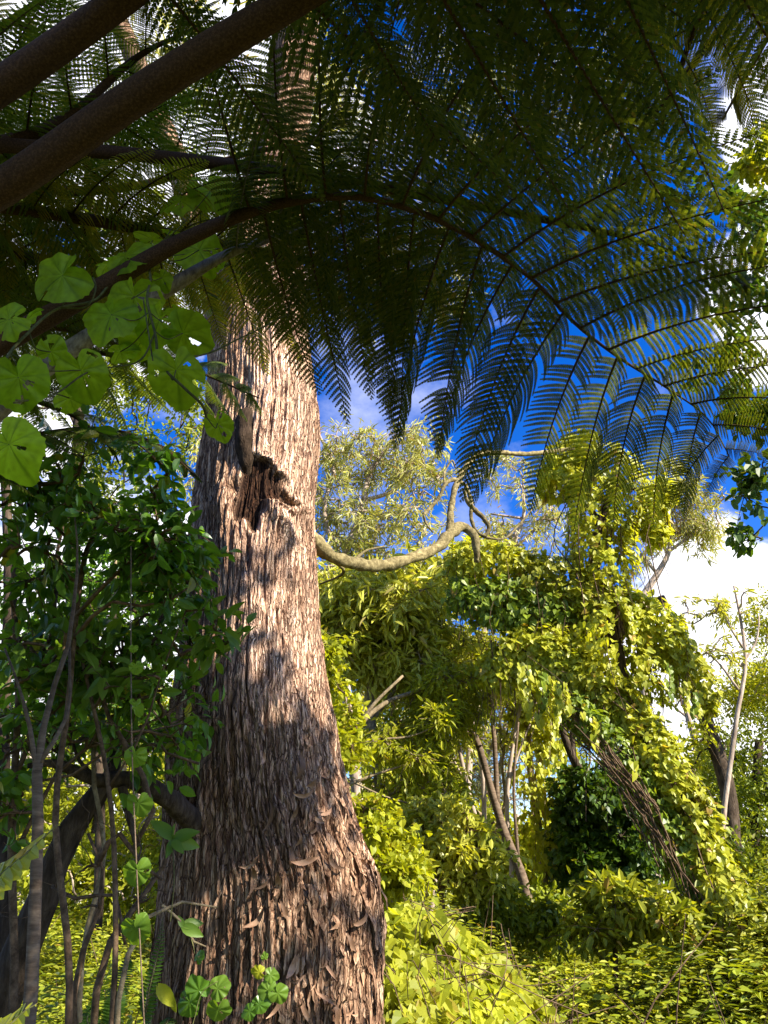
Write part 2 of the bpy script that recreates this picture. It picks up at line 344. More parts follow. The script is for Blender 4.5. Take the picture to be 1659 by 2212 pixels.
# ------------------------------------------------------------------ ground
def ground_z(x, y):
    p = np.stack([np.asarray(x, float)*.12, np.asarray(y, float)*.12, np.zeros_like(np.asarray(x, float))], -1)
    z = (fbm(p, 3, 3)-.5)*.9
    d = np.hypot(x, y)
    z = z*np.clip(d/8, .15, 1) - np.clip(d-22, 0, 60)*.10 - np.clip(d-80, 0, 400)*.02
    z = z + .35*np.clip((np.asarray(x)-2)/6, 0, 1)*np.clip((14-np.asarray(y))/8, 0, 1)
    return z
g = Geo()
rr = np.r_[0, np.geomspace(.6, 600, 90)]; aa = np.linspace(0, 2*PI, 121)[:-1]
X = rr[:, None]*np.cos(aa); Y = rr[:, None]*np.sin(aa); Z = ground_z(X, Y)
i = np.arange(90)[:, None]*120; j = np.arange(120)[None]; j2 = (j+1) % 120
g.add(np.stack([X, Y, Z], -1), np.stack([i+j, i+120+j, i+120+j2, i+j2], -1).reshape(-1, 4))
tag(g.build('ground', M['soil']), 'dark soil and leaf litter of the forest floor', None, None, 'structure')

# ------------------------------------------------------------------ trees
def rand_dir(n):
    v = R.normal(size=(n, 3)); return nrm(v)

def clump_leaves(geo, C, r, n, tm, size, droop=.4, up=.8, twig=None, tw_r=.003, spread=None, flat=.75, out=.7):
    """n leaves round each clump centre on a handful of twigs"""
    C = np.asarray(C); m = len(C)
    if m == 0: return
    r = np.broadcast_to(np.asarray(r, float), (m,))
    nt = max(3, int(n/9)); per = max(1, int(n/nt))
    d = rand_dir(m*nt).reshape(m, nt, 3); d[..., 2] = d[..., 2]*flat+.12; d = nrm(d)
    ln = r[:, None]*R.uniform(.55, 1.15, (m, nt))
    t = np.linspace(.22, 1, per)[None, None, :]+R.uniform(-.08, .08, (m, nt, per))
    sag = -droop*.35*(t**2)*ln[..., None]
    P = C[:, None, None, :]+d[:, :, None, :]*(ln[..., None]*t)[..., None]
    P[..., 2] += sag
    P = P.reshape(-1, 3)+R.normal(size=(m*nt*per, 3))*size*.25
    D = np.repeat(d.reshape(-1, 3), per, 0)*out+rand_dir(len(P))*.75; D[:, 2] -= droop
    Nn = rand_dir(len(P))*.75; Nn[:, 2] += up
    scatter(geo, tm, P, D, Nn, size*R.uniform(.6, 1.25, len(P)))
    if twig is not None:
        E = C[:, None, :]+d*ln[..., None]; E[..., 2] += -droop*.35*ln
        for a in range(m):
            for b in range(0, nt):
                k = .5*(C[a]+E[a, b])+np.array([0, 0, .06*ln[a, b]])
                twig.add(*tube(smooth([C[a], k, E[a, b]], 4), [tw_r*1.4, tw_r, tw_r*.8, tw_r*.4], 3, cap=False))

def ellipsoid_pts(blobs):
    out = []
    for (u, v, Yd, ru, rv, rY, n) in blobs:
        c = at(u, v, Yd); k = mpp(u, v, Yd)
        d = rand_dir(n)*(R.uniform(.15, 1, (n, 1))**.42)
        out.append(c+d*np.array([ru*k, rY, rv*k]))
    return np.concatenate(out) if out else np.zeros((0, 3))

def skeleton(geo, nodes, nrad, targets, rmin=.006, sides=5, curve=.32):
    """join every target to the nearest node of the limbs already there"""
    nodes = [np.asarray(p) for p in nodes]; nrad = list(nrad)
    A = np.array(nodes); d0 = np.min(np.linalg.norm(targets[:, None]-A[None], axis=2), axis=1)
    for k in np.argsort(d0):
        T = targets[k]; A = np.array(nodes); dd = np.linalg.norm(A-T, axis=1)
        cost = dd*(1+.6*np.clip((A[:, 2]-T[2])/np.maximum(dd, .01), 0, 1)); b = int(np.argmin(cost))
        S = A[b]; ln = dd[b]
        if ln < .02: continue
        m1 = S+(T-S)*.35+rand_dir(1)[0]*ln*curve*.5+np.array([0, 0, ln*.10]); m2 = S+(T-S)*.7+rand_dir(1)[0]*ln*curve*.4
        P = smooth([S, m1, m2, T], max(5, min(12, int(ln/.12))))
        dist_ = float(np.hypot(S[0], S[1])); rmin_ = max(rmin, .0009*dist_) if rmin > .003 else rmin; r0 = max(rmin_*1.3, min(nrad[b]*.62, .012+.022*ln)); r1 = max(rmin_, r0*.45)
        geo.add(*tube(P, np.linspace(r0, r1, len(P)), sides, cap=False))
        for q, rq in zip(P[2::2], np.linspace(r0, r1, len(P))[2::2]): nodes.append(q); nrad.append(rq)
    return nodes

def px_path(pts, n=None, ground=False):
    """rows (u, v, Y, radius in pixels) -> world path and radius"""
    W = np.array([np.r_[at(u, v, Y), r*mpp(u, v, Y)] for (u, v, Y, r) in pts])
    if ground:
        gz = float(ground_z(W[0, 0], W[0, 1]))-.1
        if W[0, 2] > gz: W = np.vstack([[W[0, 0], W[0, 1], gz, W[0, 3]*1.15], W])
    n = n or max(6, int(np.linalg.norm(np.diff(W[:, :3], axis=0), axis=1).sum()/.12)); n = min(n, 90)
    S = smooth(W, n); return S[:, :3], np.maximum(S[:, 3], .002)

def tree(name, label, limbs, blobs, cr=.45, nl=60, tm=NARROW, size=.10, leaf='bright', bark='branch', droop=.4, up=.8,
         group=None, cat='tree', tw=False, extra=None, connect=True, rough=.10, sides=9, crown_name='crown', flat=.75, tw_r=.003):
    base = None; tg = Geo(); nodes = []; nr = []
    for k, lb in enumerate(limbs):
        P, r = px_path(lb, ground=(k == 0))
        if base is None: base = P[0].copy()
        tg.add(*tube(P, r, sides, rough=rough, seed=int(abs(P[0, 0])*97) % 50))
        st = max(1, len(P)//14)
        for q, rq in zip(P[::st], r[::st]):
            if k or q[2] > P[-1, 2]*.25: nodes.append(q); nr.append(rq)
    t = thing(name, label, cat, base, group)
    C = ellipsoid_pts(blobs); lg = Geo()
    if len(C):
        if connect: skeleton(tg, nodes, nr, C)
        clump_leaves(lg, C, cr*R.uniform(.7, 1.25, len(C)), nl, tm, size, droop, up, tg if tw else None, tw_r, flat=flat)
    if extra: extra(lg, tg)
    tg.build('trunk' if cat == 'tree' else 'stem', M[bark], t)
    if lg.n: lg.build(crown_name, M[leaf], t, smooth_=False)
    return t

G_BACK = 'trees of the forest behind'
# far wall of forest, left to right ------------------------------------------------
tree('forest_tree', 'tall grey-green tree far behind the left scrub, at the left edge', [[(40, 1900, 24, 14), (60, 1600, 24, 11), (50, 1380, 24, 7)]], [(20, 1660, 24, 150, 170, 2.5, 60), (120, 1830, 22, 160, 80, 2.5, 34)], 1.0, 130, NARROW, .17, 'dense', 'pale', group=G_BACK)
tree('forest_tree', 'bushy tree behind the dark leaning stem on the left', [[(330, 1950, 17, 12), (300, 1700, 17, 9), (270, 1560, 17, 5)]], [(280, 1600, 17, 150, 110, 1.8, 44), (240, 1760, 15, 170, 90, 1.8, 46)], .7, 140, OVAL, .12, 'bright', 'pale', group=G_BACK)
tree('forest_tree', 'pale leaning tree trunk seen under the limb of the big tree', [[(420, 2000, 12, 11), (360, 1840, 12, 9), (300, 1720, 12, 8), (240, 1600, 12, 5)]], [(330, 1560, 12, 120, 70, 1.2, 40), (380, 1850, 12, 110, 90, 1.2, 50), (200, 1900, 11, 140, 70, 1.2, 46), (60, 1780, 12, 90, 120, 1.2, 40)], .5, 90, OVAL, .09, 'bright', 'pale', group=G_BACK)
tree('forest_tree', 'distant green tree low to the right of the big trunk', [[(760, 1990, 30, 7), (775, 1800, 30, 6), (790, 1600, 30, 3)]], [(700, 1600, 30, 40, 110, 2, 12), (900, 1870, 28, 170, 60, 3, 60), (900, 1690, 30, 110, 90, 3, 50), (880, 1560, 30, 120, 70, 3, 40), (1060, 1900, 28, 90, 50, 2, 24)], 1.3, 130, NARROW, .2, 'dense', 'pale', group=G_BACK)
tree('forest_tree', 'tall hazy tree with brownish-violet crown behind the thin pale stems', [[(1020, 1960, 26, 12), (1045, 1780, 26, 10), (1040, 1640, 26, 8), (1000, 1500, 26, 4)], [(1045, 1760, 26, 7), (1080, 1660, 26, 5), (1090, 1560, 26, 3)]], [(1020, 1580, 26, 140, 140, 2.5, 70), (1060, 1700, 26, 90, 60, 2, 18), (950, 1760, 26, 80, 60, 2, 20)], 1.0, 110, NARROW, .14, 'gum', 'pale', group=G_BACK, tw=True, tw_r=.012)
tree('forest_tree', 'straight pale gum trunk against the low patch of blue sky', [[(1150, 1960, 24, 9), (1160, 1800, 24, 9), (1165, 1600, 24, 7), (1150, 1440, 24, 4)], [(1160, 1820, 24, 4), (1215, 1775, 24, 3), (1250, 1720, 24, 2)]], [(1150, 1500, 24, 130, 120, 2, 60), (1100, 1900, 24, 150, 50, 2, 46), (1230, 1600, 24, 70, 90, 2, 24)], .8, 110, NARROW, .15, 'bright', 'pale', group=G_BACK)
tree('forest_tree', 'dark broad tree filling the right edge above the slope', [[(1640, 2000, 17, 16), (1630, 1800, 17, 14), (1640, 1600, 17, 9)], [(1640, 1740, 17, 8), (1560, 1660, 17, 5)]], [(1640, 1620, 17, 90, 120, 1.8, 46), (1610, 1790, 17, 110, 110, 2, 60), (1540, 1860, 16, 90, 80, 1.5, 30)], .65, 150, OVAL, .10, 'dense', 'darkbark', group=G_BACK)
tree('forest_tree', 'rounded light green tree behind the leaning vine-covered trunk', [[(1480, 2000, 20, 12), (1500, 1800, 20, 10), (1500, 1650, 20, 6)]], [(1500, 1700, 20, 110, 100, 2, 46), (1450, 1830, 20, 100, 80, 2, 26)], .7, 130, OVAL, .12, 'bright', 'pale', group=G_BACK)
tree('forest_tree', 'bright round-topped tree against the white cloud at the right edge', [[(1700, 1900, 15, 12), (1690, 1600, 15, 9), (1670, 1460, 15, 6)]], [(1650, 1480, 15, 90, 60, 1.3, 40), (1680, 1340, 15, 50, 55, 1, 16)], .5, 150, OVAL, .075, 'bright', 'pale', group=G_BACK)
tree('leaning_gum', 'dark leaning trunk rising to a broken top against the white cloud', [[(1590, 1900, 15, 17), (1570, 1700, 15, 17), (1530, 1570, 15, 15), (1490, 1470, 15, 15), (1450, 1350, 15, 13), (1424, 1290, 15, 12)]], [(1480, 1560, 15, 60, 90, .6, 9)], .35, 60, ROUND, .09, 'bright', 'darkbark')
tree('dead_tree', 'small leafless violet-grey tree in front of the white cloud', [[(1520, 1700, 30, 8), (1500, 1600, 30, 7), (1480, 1530, 30, 5), (1462, 1480, 30, 2)], [(1500, 1600, 30, 4), (1520, 1540, 30, 3), (1528, 1480, 30, 1.5)], [(1485, 1550, 30, 3), (1450, 1520, 30, 2), (1436, 1500, 30, 1)], [(1480, 1530, 30, 3), (1500, 1480, 30, 1.5)], [(1470, 1500, 30, 2), (1450, 1470, 30, 1)]], [(1480, 1510, 30, 45, 35, .6, 12)], .3, 0, OVAL, .05, 'dense', 'pale', connect=True, extra=None)
def spray(name, label, stem, blobs, cr, nl, size, leaf='gumgreen', bark='pale', tm=LANCE, droop=.7, **k):
    return tree(name, label, stem, blobs, cr, nl, tm, size, leaf, bark, droop, .3, tw=True, tw_r=.006, **k)
spray('gum_sapling', 'thin forked pale sapling with tufts of long leaves against the white cloud', [[(1560, 1900, 11, 6), (1590, 1560, 11, 5), (1610, 1420, 11, 4), (1600, 1340, 11, 3), (1585, 1265, 11, 2)], [(1605, 1400, 11, 3), (1575, 1350, 11, 2), (1560, 1310, 11, 1.5)], [(1600, 1440, 11, 3), (1635, 1380, 11, 2), (1640, 1330, 11, 1.5)], [(1595, 1490, 11, 3), (1540, 1420, 11, 2), (1510, 1400, 11, 1)]],
      [(1575, 1310, 11, 36, 36, .5, 9), (1500, 1320, 11, 55, 26, .5, 8), (1545, 1400, 11, 45, 30, .5, 8)], .2, 26, .11, tm=NARROW)
spray('gum_tree', 'pale-limbed gum with wispy leaves spreading right against blue sky', [[(1420, 1950, 14, 12), (1400, 1600, 14, 11), (1385, 1380, 14, 9), (1390, 1290, 14, 8), (1420, 1240, 14, 7), (1445, 1190, 14, 5), (1440, 1120, 14, 3), (1400, 1060, 14, 2)], [(1440, 1195, 14, 4), (1500, 1150, 14, 3), (1540, 1110, 14, 1.5)], [(1420, 1240, 14, 4), (1380, 1190, 14, 3), (1350, 1130, 14, 2)]],
      [(1490, 1100, 14, 75, 60, .8, 44), (1440, 1060, 14, 60, 55, .8, 30), (1525, 1160, 14, 40, 35, .6, 14), (1400, 1160, 14, 50, 60, .8, 14)], .36, 34, .17, leaf='gum', bark='pale')
spray('gum_tree', 'tall gum of twisting pale branches between the big trunk and the looped branch', [[(800, 1980, 13, 15), (770, 1700, 13, 13), (740, 1400, 13, 11), (745, 1200, 13, 9), (780, 1110, 13, 8), (800, 1020, 13, 6), (850, 950, 13, 4)],
      [(745, 1230, 13, 6), (700, 1100, 13, 5), (720, 1010, 13, 4), (690, 940, 13, 2.5)], [(790, 1080, 13, 5), (850, 1060, 13, 4), (890, 1000, 13, 3), (930, 1010, 13, 2)], [(700, 1090, 13, 4), (660, 1000, 13, 3), (600, 940, 13, 2)]],
      [(880, 975, 13, 80, 50, .9, 44), (760, 990, 13, 80, 60, .9, 44), (720, 1090, 13, 60, 60, .9, 28), (780, 1150, 13, 90, 55, .9, 50), (900, 1130, 13, 70, 60, .8, 20), (900, 1040, 13, 70, 45, .8, 24), (730, 1240, 13, 80, 40, .8, 30), (600, 960, 13, 60, 90, .8, 16), (415, 1000, 13, 30, 90, .5, 12)], .40, 34, .17, leaf='gum', bark='pale')
spray('gum_tree', 'slender gum with scattered leaves against blue sky inside the looped branch', [[(1000, 1980, 15, 9), (1010, 1700, 15, 8), (1040, 1400, 15, 7), (1090, 1200, 15, 5), (1130, 1120, 15, 4), (1130, 1050, 15, 2)], [(1090, 1200, 15, 3), (1150, 1150, 15, 3), (1200, 1080, 15, 2)], [(1130, 1120, 15, 3), (1060, 1110, 15, 2)]],
      [(1120, 1110, 15, 80, 80, .8, 26), (1080, 1020, 15, 60, 35, .8, 14), (1060, 1180, 15, 90, 30, .8, 20), (1190, 1080, 15, 35, 60, .8, 14), (1150, 1210, 15, 70, 40, .8, 18)], .36, 28, .17, leaf='gum', bark='pale')
# high canopy seen through the fern
tree('gum_tree', 'high gum crown seen in gaps through the fern at the top', [[(600, 1980, 19, 16), (590, 1500, 19, 14), (590, 1000, 19, 12), (620, 700, 19, 10), (720, 480, 19, 7), (860, 200, 19, 4)], [(660, 620, 19, 6), (860, 520, 19, 5), (1010, 480, 19, 3)]],
     [(900, 260, 19, 220, 200, 2.5, 60), (700, 260, 18, 70, 160, 1.5, 20), (1250, 250, 20, 200, 200, 2.5, 50), (940, 620, 18, 110, 60, 1.5, 12), (820, 620, 18, 90, 110, 1.5, 18)], .7, 90, LANCE, .19, 'gum', 'pale', droop=.7, up=.3, tw=True, tw_r=.006, group=None)
tree('gum_tree', 'leafy tree crown behind the fern stalks at the upper left', [[(120, 1950, 17, 15), (150, 1400, 17, 13), (170, 900, 17, 11), (200, 500, 17, 9), (150, 200, 17, 6), (60, 40, 17, 4)], [(180, 800, 17, 6), (300, 620, 17, 5), (400, 500, 17, 3)]],
     [(330, 560, 17, 190, 150, 2, 30), (120, 800, 17, 160, 120, 2, 26), (460, 200, 17, 130, 150, 2, 20), (150, 1040, 15, 180, 90, 2, 44), (330, 880, 15, 140, 80, 2, 40), (60, 500, 17, 100, 150, 2, 14)], .6, 90, OVAL, .12, 'dense', 'darkbark', droop=.3, group=None)
tree('forest_tree', 'feathery sunlit tree standing between the gum and the bare-branched tree', [[(900, 1960, 15, 9), (905, 1700, 15, 8), (890, 1480, 15, 6), (900, 1360, 15, 3)], [(905, 1620, 15, 5), (960, 1520, 15, 3), (1010, 1420, 15, 2)]],
     [(880, 1400, 15, 110, 90, 1, 40), (990, 1440, 15, 100, 90, 1, 36), (760, 1500, 15, 70, 120, .8, 24), (900, 1620, 15, 120, 80, 1, 26), (820, 1740, 14, 100, 60, .8, 24)], .42, 60, NARROW, .19, 'gumgreen', 'pale', tw=True, tw_r=.006)
tree('forest_tree', 'sunlit leafy tree low behind the straight vine-hung trunk', [[(1100, 1960, 16, 9), (1105, 1860, 16, 7), (1120, 1760, 16, 5)]],
     [(1080, 1830, 16, 130, 80, 1, 56), (1230, 1880, 16, 80, 50, 1, 20), (1000, 1790, 16, 60, 50, .8, 14)], .45, 80, OVAL, .13, 'bright', 'pale')
tree('forest_tree', 'dim leafy tree closing the gap behind the left scrub', [[(210, 1980, 9.5, 12), (215, 1700, 9.5, 10), (200, 1450, 9.5, 8), (220, 1300, 9.5, 5)]],
     [(120, 1300, 9.5, 150, 120, 1, 34), (330, 1280, 9.5, 100, 130, .9, 26), (200, 1500, 9.5, 220, 110, 1, 40)], .38, 70, OVAL, .10, 'shrubmid', 'darkbark', tw=True, tw_r=.004)
# middle distance, right of the big trunk -----------------------------------------
tree('bushy_tree', 'sunlit yellow-green bushy tree directly right of the big trunk', [[(840, 1950, 9.5, 14), (820, 1700, 9.5, 12), (800, 1500, 9.5, 9), (820, 1350, 9.5, 6)], [(815, 1600, 9.5, 6), (740, 1480, 9.5, 4), (710, 1400, 9.5, 3)], [(810, 1550, 9.5, 5), (880, 1450, 9.5, 4), (930, 1380, 9.5, 2)]],
     [(790, 1300, 9.5, 110, 80, .9, 70), (740, 1400, 9.5, 60, 70, .7, 30), (890, 1330, 9.5, 80, 90, .8, 56), (930, 1240, 10, 60, 40, .6, 24), (850, 1430, 9.5, 90, 40, .6, 30), (920, 1440, 9.5, 50, 50, .6, 20)], 0.36, 64, NARROW, .165, 'gumgreen', 'branch', droop=.5, tw=True)
tree('bushy_tree', 'tree with bare tan lower branches and dark green crown over the undergrowth', [[(720, 1950, 8.5, 12), (735, 1700, 8.5, 9), (760, 1590, 8.5, 7), (830, 1520, 8.7, 5), (910, 1490, 9, 4), (960, 1470, 9, 2)], [(735, 1640, 8.5, 5), (800, 1530, 8.5, 4), (870, 1460, 8.6, 3)], [(740, 1700, 8.5, 4), (820, 1670, 8.5, 3), (900, 1645, 8.6, 1.5)], [(740, 1620, 8.5, 4), (800, 1600, 8.5, 3), (890, 1590, 8.6, 2), (960, 1560, 8.6, 1)], [(745, 1680, 8.5, 3), (830, 1720, 8.5, 2), (900, 1735, 8.6, 1.5), (960, 1720, 8.6, 1)]],
     [(960, 1510, 9.3, 100, 70, .6, 44), (880, 1600, 9.3, 100, 50, .5, 26), (900, 1690, 9.5, 100, 50, .5, 40), (955, 1470, 8.9, 30, 20, .2, 4), (955, 1560, 8.6, 25, 18, .15, 4), (955, 1720, 8.6, 25, 18, .15, 4), (895, 1642, 8.6, 25, 18, .15, 4), (830, 1610, 8.6, 50, 20, .15, 5)], .28, 80, NARROW, .10, 'bright', 'branch', droop=.4, tw=True)
tree('thin_tree', 'thin mottled stem curving up from the undergrowth, middle of the clearing', [[(1150, 2010, 10, 13), (1130, 1900, 10, 11), (1090, 1800, 10, 10), (1060, 1700, 10, 8), (1030, 1600, 10, 7), (1000, 1540, 10, 6), (960, 1470, 10, 4)], [(1075, 1740, 10, 6), (1068, 1600, 10, 5), (1060, 1500, 10, 4), (1075, 1400, 10, 3)], [(1030, 1600, 10, 4), (985, 1560, 10, 3), (950, 1540, 10, 2)], [(1120, 1860, 10, 4), (1110, 1700, 10, 3), (1120, 1560, 10, 2)]],
     [(1000, 1440, 10, 120, 60, .7, 26), (1080, 1420, 10, 90, 50, .6, 18), (1000, 1560, 10.5, 60, 50, .5, 6)], .34, 90, NARROW, .10, 'bright', 'sapling', droop=.4, tw=True)
tree('thin_tree', 'crooked thin tree forking low beside the pale curved stem', [[(1060, 1960, 11, 9), (1062, 1850, 11, 8), (1070, 1790, 11, 7), (1040, 1760, 11, 5), (990, 1740, 11, 4), (940, 1700, 11, 2)], [(1068, 1800, 11, 5), (1090, 1740, 11, 4), (1085, 1650, 11, 3), (1100, 1560, 11, 2)]],
     [(960, 1690, 11, 40, 30, .4, 5), (1100, 1560, 11, 40, 60, .4, 8)], .25, 60, OVAL, .07, 'gumgreen', 'branch', tw=True)
for (lab, pts_, br, bl) in [
    ('pale wavering stem just left of the curved mottled stem', [(1085, 1990, 10.4, 7), (1050, 1850, 10.4, 6), (1010, 1700, 10.4, 5), (985, 1560, 10.4, 4), (990, 1440, 10.4, 2.5)], [(1010, 1700, 10.4, 3), (960, 1600, 10.4, 2), (930, 1520, 10.4, 1.2)], (960, 1470, 10.4, 60, 60, .5, 12)),
    ('pale thin stem crossing behind the curved mottled stem', [(1010, 1990, 10.9, 6), (1040, 1850, 10.9, 5.5), (1045, 1700, 10.9, 5), (1030, 1560, 10.9, 4), (1050, 1430, 10.9, 2.5)], [(1042, 1660, 10.9, 3), (1080, 1560, 10.9, 2), (1100, 1470, 10.9, 1.2)], (1080, 1450, 10.9, 50, 50, .5, 9)),
    ('slender tan stem leaning right towards the vine strings', [(1100, 2000, 10.7, 6), (1105, 1880, 10.7, 5), (1095, 1740, 10.7, 4.5), (1110, 1600, 10.7, 4), (1135, 1480, 10.7, 2.5)], [(1100, 1690, 10.7, 3), (1130, 1600, 10.7, 2), (1165, 1520, 10.7, 1.2)], (1150, 1490, 10.7, 40, 50, .4, 8)),
    ('twisted pale stem rising behind the pale-leaved shrub', [(930, 1990, 10.2, 7), (940, 1850, 10.2, 6), (915, 1720, 10.2, 5), (935, 1600, 10.2, 4), (915, 1480, 10.2, 2.5)], [(925, 1680, 10.2, 3), (970, 1600, 10.2, 2), (1000, 1500, 10.2, 1.2)], (900, 1480, 10.2, 50, 50, .4, 9))]:
    tree('thin_tree', lab, [pts_, br], [bl], .28, 60, NARROW, .09, 'bright', 'pale', tw=True, tw_r=.004, group='slender stems in the middle of the clearing', rough=.2)
def vine_strings(pts, n=160, leafsz=.09):
    def f(lg, tg):
        for (u, v0, v1, Y) in pts:
            m = max(6, int((v1-v0)/4)); v = R.uniform(v0, v1, m)
            C = np.array([at(u+R.normal()*7, q, Y)+np.array([0, R.normal()*.08, 0]) for q in v])
            D = np.tile([0, -.25, -1.], (m, 1))+rand_dir(m)*.5; Nn = np.tile([.25, -.6, .75], (m, 1))+rand_dir(m)*.4
            scatter(lg, HEART, C, D, Nn, leafsz*R.uniform(.6, 1.2, m))
            tg.add(*tube(smooth([at(u, v1, Y), at(u+R.normal()*4, (v0+v1)/2, Y), at(u, v0, Y)], 10), .004, 3, cap=False))
    return f
tree('thin_tree', 'straight slim trunk with vines hanging on it, left of the dark ivy-clad tree', [[(1180, 1990, 11, 9), (1172, 1850, 11, 9), (1150, 1700, 11, 8), (1140, 1560, 11, 7), (1145, 1440, 11, 5)], [(1150, 1700, 11, 4), (1190, 1560, 11, 3), (1200, 1460, 11, 2)]],
     [(1130, 1500, 11, 60, 60, .5, 12), (1190, 1560, 11, 50, 90, .5, 16)], .28, 70, HEART, .08, 'vine', 'branch', extra=vine_strings([(1130, 1500, 1800, 10.8), (1150, 1600, 1900, 10.8), (1180, 1580, 1960, 10.9), (1175, 1640, 1980, 10.7), (1190, 1560, 1900, 10.7), (1110, 1540, 1700, 10.9), (1210, 1600, 1850, 10.8), (1160, 1700, 1980, 10.6)]), tw=True)
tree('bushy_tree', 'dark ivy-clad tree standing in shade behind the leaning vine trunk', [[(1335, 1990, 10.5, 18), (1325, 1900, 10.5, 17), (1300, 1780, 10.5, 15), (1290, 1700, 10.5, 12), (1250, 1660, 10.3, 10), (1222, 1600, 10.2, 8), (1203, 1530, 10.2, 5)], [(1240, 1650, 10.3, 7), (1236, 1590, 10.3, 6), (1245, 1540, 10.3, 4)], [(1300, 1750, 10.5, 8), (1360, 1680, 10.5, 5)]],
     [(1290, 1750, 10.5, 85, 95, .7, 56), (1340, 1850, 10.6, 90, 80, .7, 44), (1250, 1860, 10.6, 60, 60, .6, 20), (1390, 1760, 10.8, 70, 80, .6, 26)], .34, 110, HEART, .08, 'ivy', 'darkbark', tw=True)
tree('shrub', 'pale-leaved shrub in the sunlit undergrowth right of the big trunk', [[(960, 2000, 8.5, 6), (950, 1900, 8.5, 5), (940, 1820, 8.5, 3)], [(950, 1920, 8.5, 3), (900, 1850, 8.5, 3), (870, 1800, 8.5, 2)], [(950, 1930, 8.5, 3), (1000, 1850, 8.5, 2), (1020, 1800, 8.5, 2)]],
     [(950, 1800, 8.5, 90, 60, .6, 34), (870, 1860, 8.5, 80, 50, .6, 26), (1020, 1870, 8.6, 70, 50, .6, 22)], .26, 80, OVAL, .09, 'gumgreen', 'twig', cat='shrub', droop=.3, crown_name='foliage', tw=True)
tree('shrub', 'bright shrub pressed against the right side of the big trunk', [[(800, 2050, 6.6, 6), (780, 1900, 6.6, 5), (750, 1750, 6.6, 4), (735, 1600, 6.6, 3)], [(790, 1950, 6.6, 4), (830, 1850, 6.6, 3)]],
     [(790, 1800, 6.6, 50, 60, .35, 26), (740, 1600, 6.6, 35, 80, .25, 12), (840, 1880, 6.6, 60, 45, .4, 26), (715, 1430, 6.6, 25, 60, .2, 6)], .2, 90, HEART, .058, 'bright', 'twig', cat='shrub', crown_name='foliage', tw=True)
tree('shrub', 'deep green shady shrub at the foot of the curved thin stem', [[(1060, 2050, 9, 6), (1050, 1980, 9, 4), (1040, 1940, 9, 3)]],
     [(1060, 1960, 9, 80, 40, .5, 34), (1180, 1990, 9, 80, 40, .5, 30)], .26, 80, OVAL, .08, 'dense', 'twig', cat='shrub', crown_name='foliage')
tree('shrub', 'light green leafy shrub on the sunny slope below the vine trunk', [[(1330, 2080, 7.6, 5), (1335, 2000, 7.6, 4), (1350, 1950, 7.6, 3)], [(1330, 2050, 7.6, 3), (1290, 1990, 7.6, 2)]],
     [(1330, 1960, 7.6, 70, 40, .4, 26), (1270, 2010, 7.6, 60, 30, .4, 14), (1420, 1990, 7.4, 60, 40, .4, 20)], .22, 60, OVAL, .10, 'cover', 'twig', cat='shrub', crown_name='foliage', droop=.15, up=1.3, tw=True)
# unseen tree added behind the camera, crown shaped to shade fern, trunk and scrub
def shade_tree(name, label, x, y, h, blobs, cr, nl, size=.12, leaf='dense', lean=(0, 0)):
    z0 = float(ground_z(x, y)); tg = Geo(); lg = Geo()
    P = smooth([[x, y, z0-.1, .22], [x+.2*lean[0], y+.2*lean[1], z0+h*.3, .18], [x+.6*lean[0], y+.6*lean[1], z0+h*.65, .13], [x+lean[0], y+lean[1], z0+h, .06]], 30)
    tg.add(*tube(P[:, :3], P[:, 3], 10, rough=.1))
    C = []
    for (cx, cy, cz, rx, ry, rz, n) in blobs:
        C.append(np.array([cx, cy, cz])+rand_dir(n)*(R.uniform(.1, 1, (n, 1))**.45)*np.array([rx, ry, rz]))
    C = np.concatenate(C); skeleton(tg, list(P[12:, :3]), list(P[12:, 3]), C)
    clump_leaves(lg, C, cr, nl, ROUND, size)
    t = thing(name, label, 'tree', (x, y, z0)); tg.build('trunk', M['darkbark'], t); lg.build('crown', M[leaf], t, smooth_=False)
    return t
SH = lambda p, t: np.array(p)+SUN*t
c1 = SH((-.2, 2.0, 3.0), 6.5); c2 = SH((-.6, 4.2, 1.6), 8.0); c3 = SH((-1.8, 3.0, 2.0), 7.5)
c4 = SH((-1.35, 3.9, 1.9), 8.0)
SHADE = [(c1[0], c1[1], c1[2], 1.5, 1.3, .9, 10), (c2[0]-.3, c2[1], c2[2], .7, .6, 1.0, 3), (c3[0]-.3, c3[1], c3[2], 1.6, 1.5, .9, 26), (c4[0], c4[1], c4[2], .55, .5, .9, 14)]  # added crown blobs, set along the sun's rays to block its light
shade_tree('forest_tree', 'unseen leafy tree added behind the viewer, its crown placed to shade the fern', 5.6, -3.4, 8.5, SHADE, .55, 120, .12, lean=(-1.2, .8))
# ------------------------------------------------------------------ the big tree
TY = 4.2
EDGE = np.array([(2700, 300, 800), (2500, 315, 800), (2212, 330, 815), (2080, 342, 820), (2000, 350, 823), (1900, 357, 815), (1850, 362, 795), (1800, 368, 772), (1700, 370, 744), (1600, 375, 728), (1500, 380, 711), (1400, 395, 695), (1300, 405, 684), (1200, 416, 677),
                 (1100, 425, 679), (1000, 436, 684), (950, 442, 686), (900, 450, 686), (800, 458, 676), (700, 470, 664), (600, 485, 655), (500, 505, 650), (350, 540, 655), (200, 575, 672), (100, 592, 680), (-50, 610, 690), (-300, 640, 705)], float)
zs = np.array([at((l+r)/2, v, TY)[2] for v, l, r in EDGE]); xs = np.array([at((l+r)/2, v, TY)[0] for v, l, r in EDGE]); rs = np.array([(r-l)/2*mpp((l+r)/2, v, TY) for v, l, r in EDGE])
rs = rs*.985
z_top = 9.5
zs = np.r_[-.3, zs, z_top]; xs = np.r_[xs[0], xs, xs[-1]+.05]; rs = np.r_[rs[0]*1.05, rs, rs[-1]*.9]
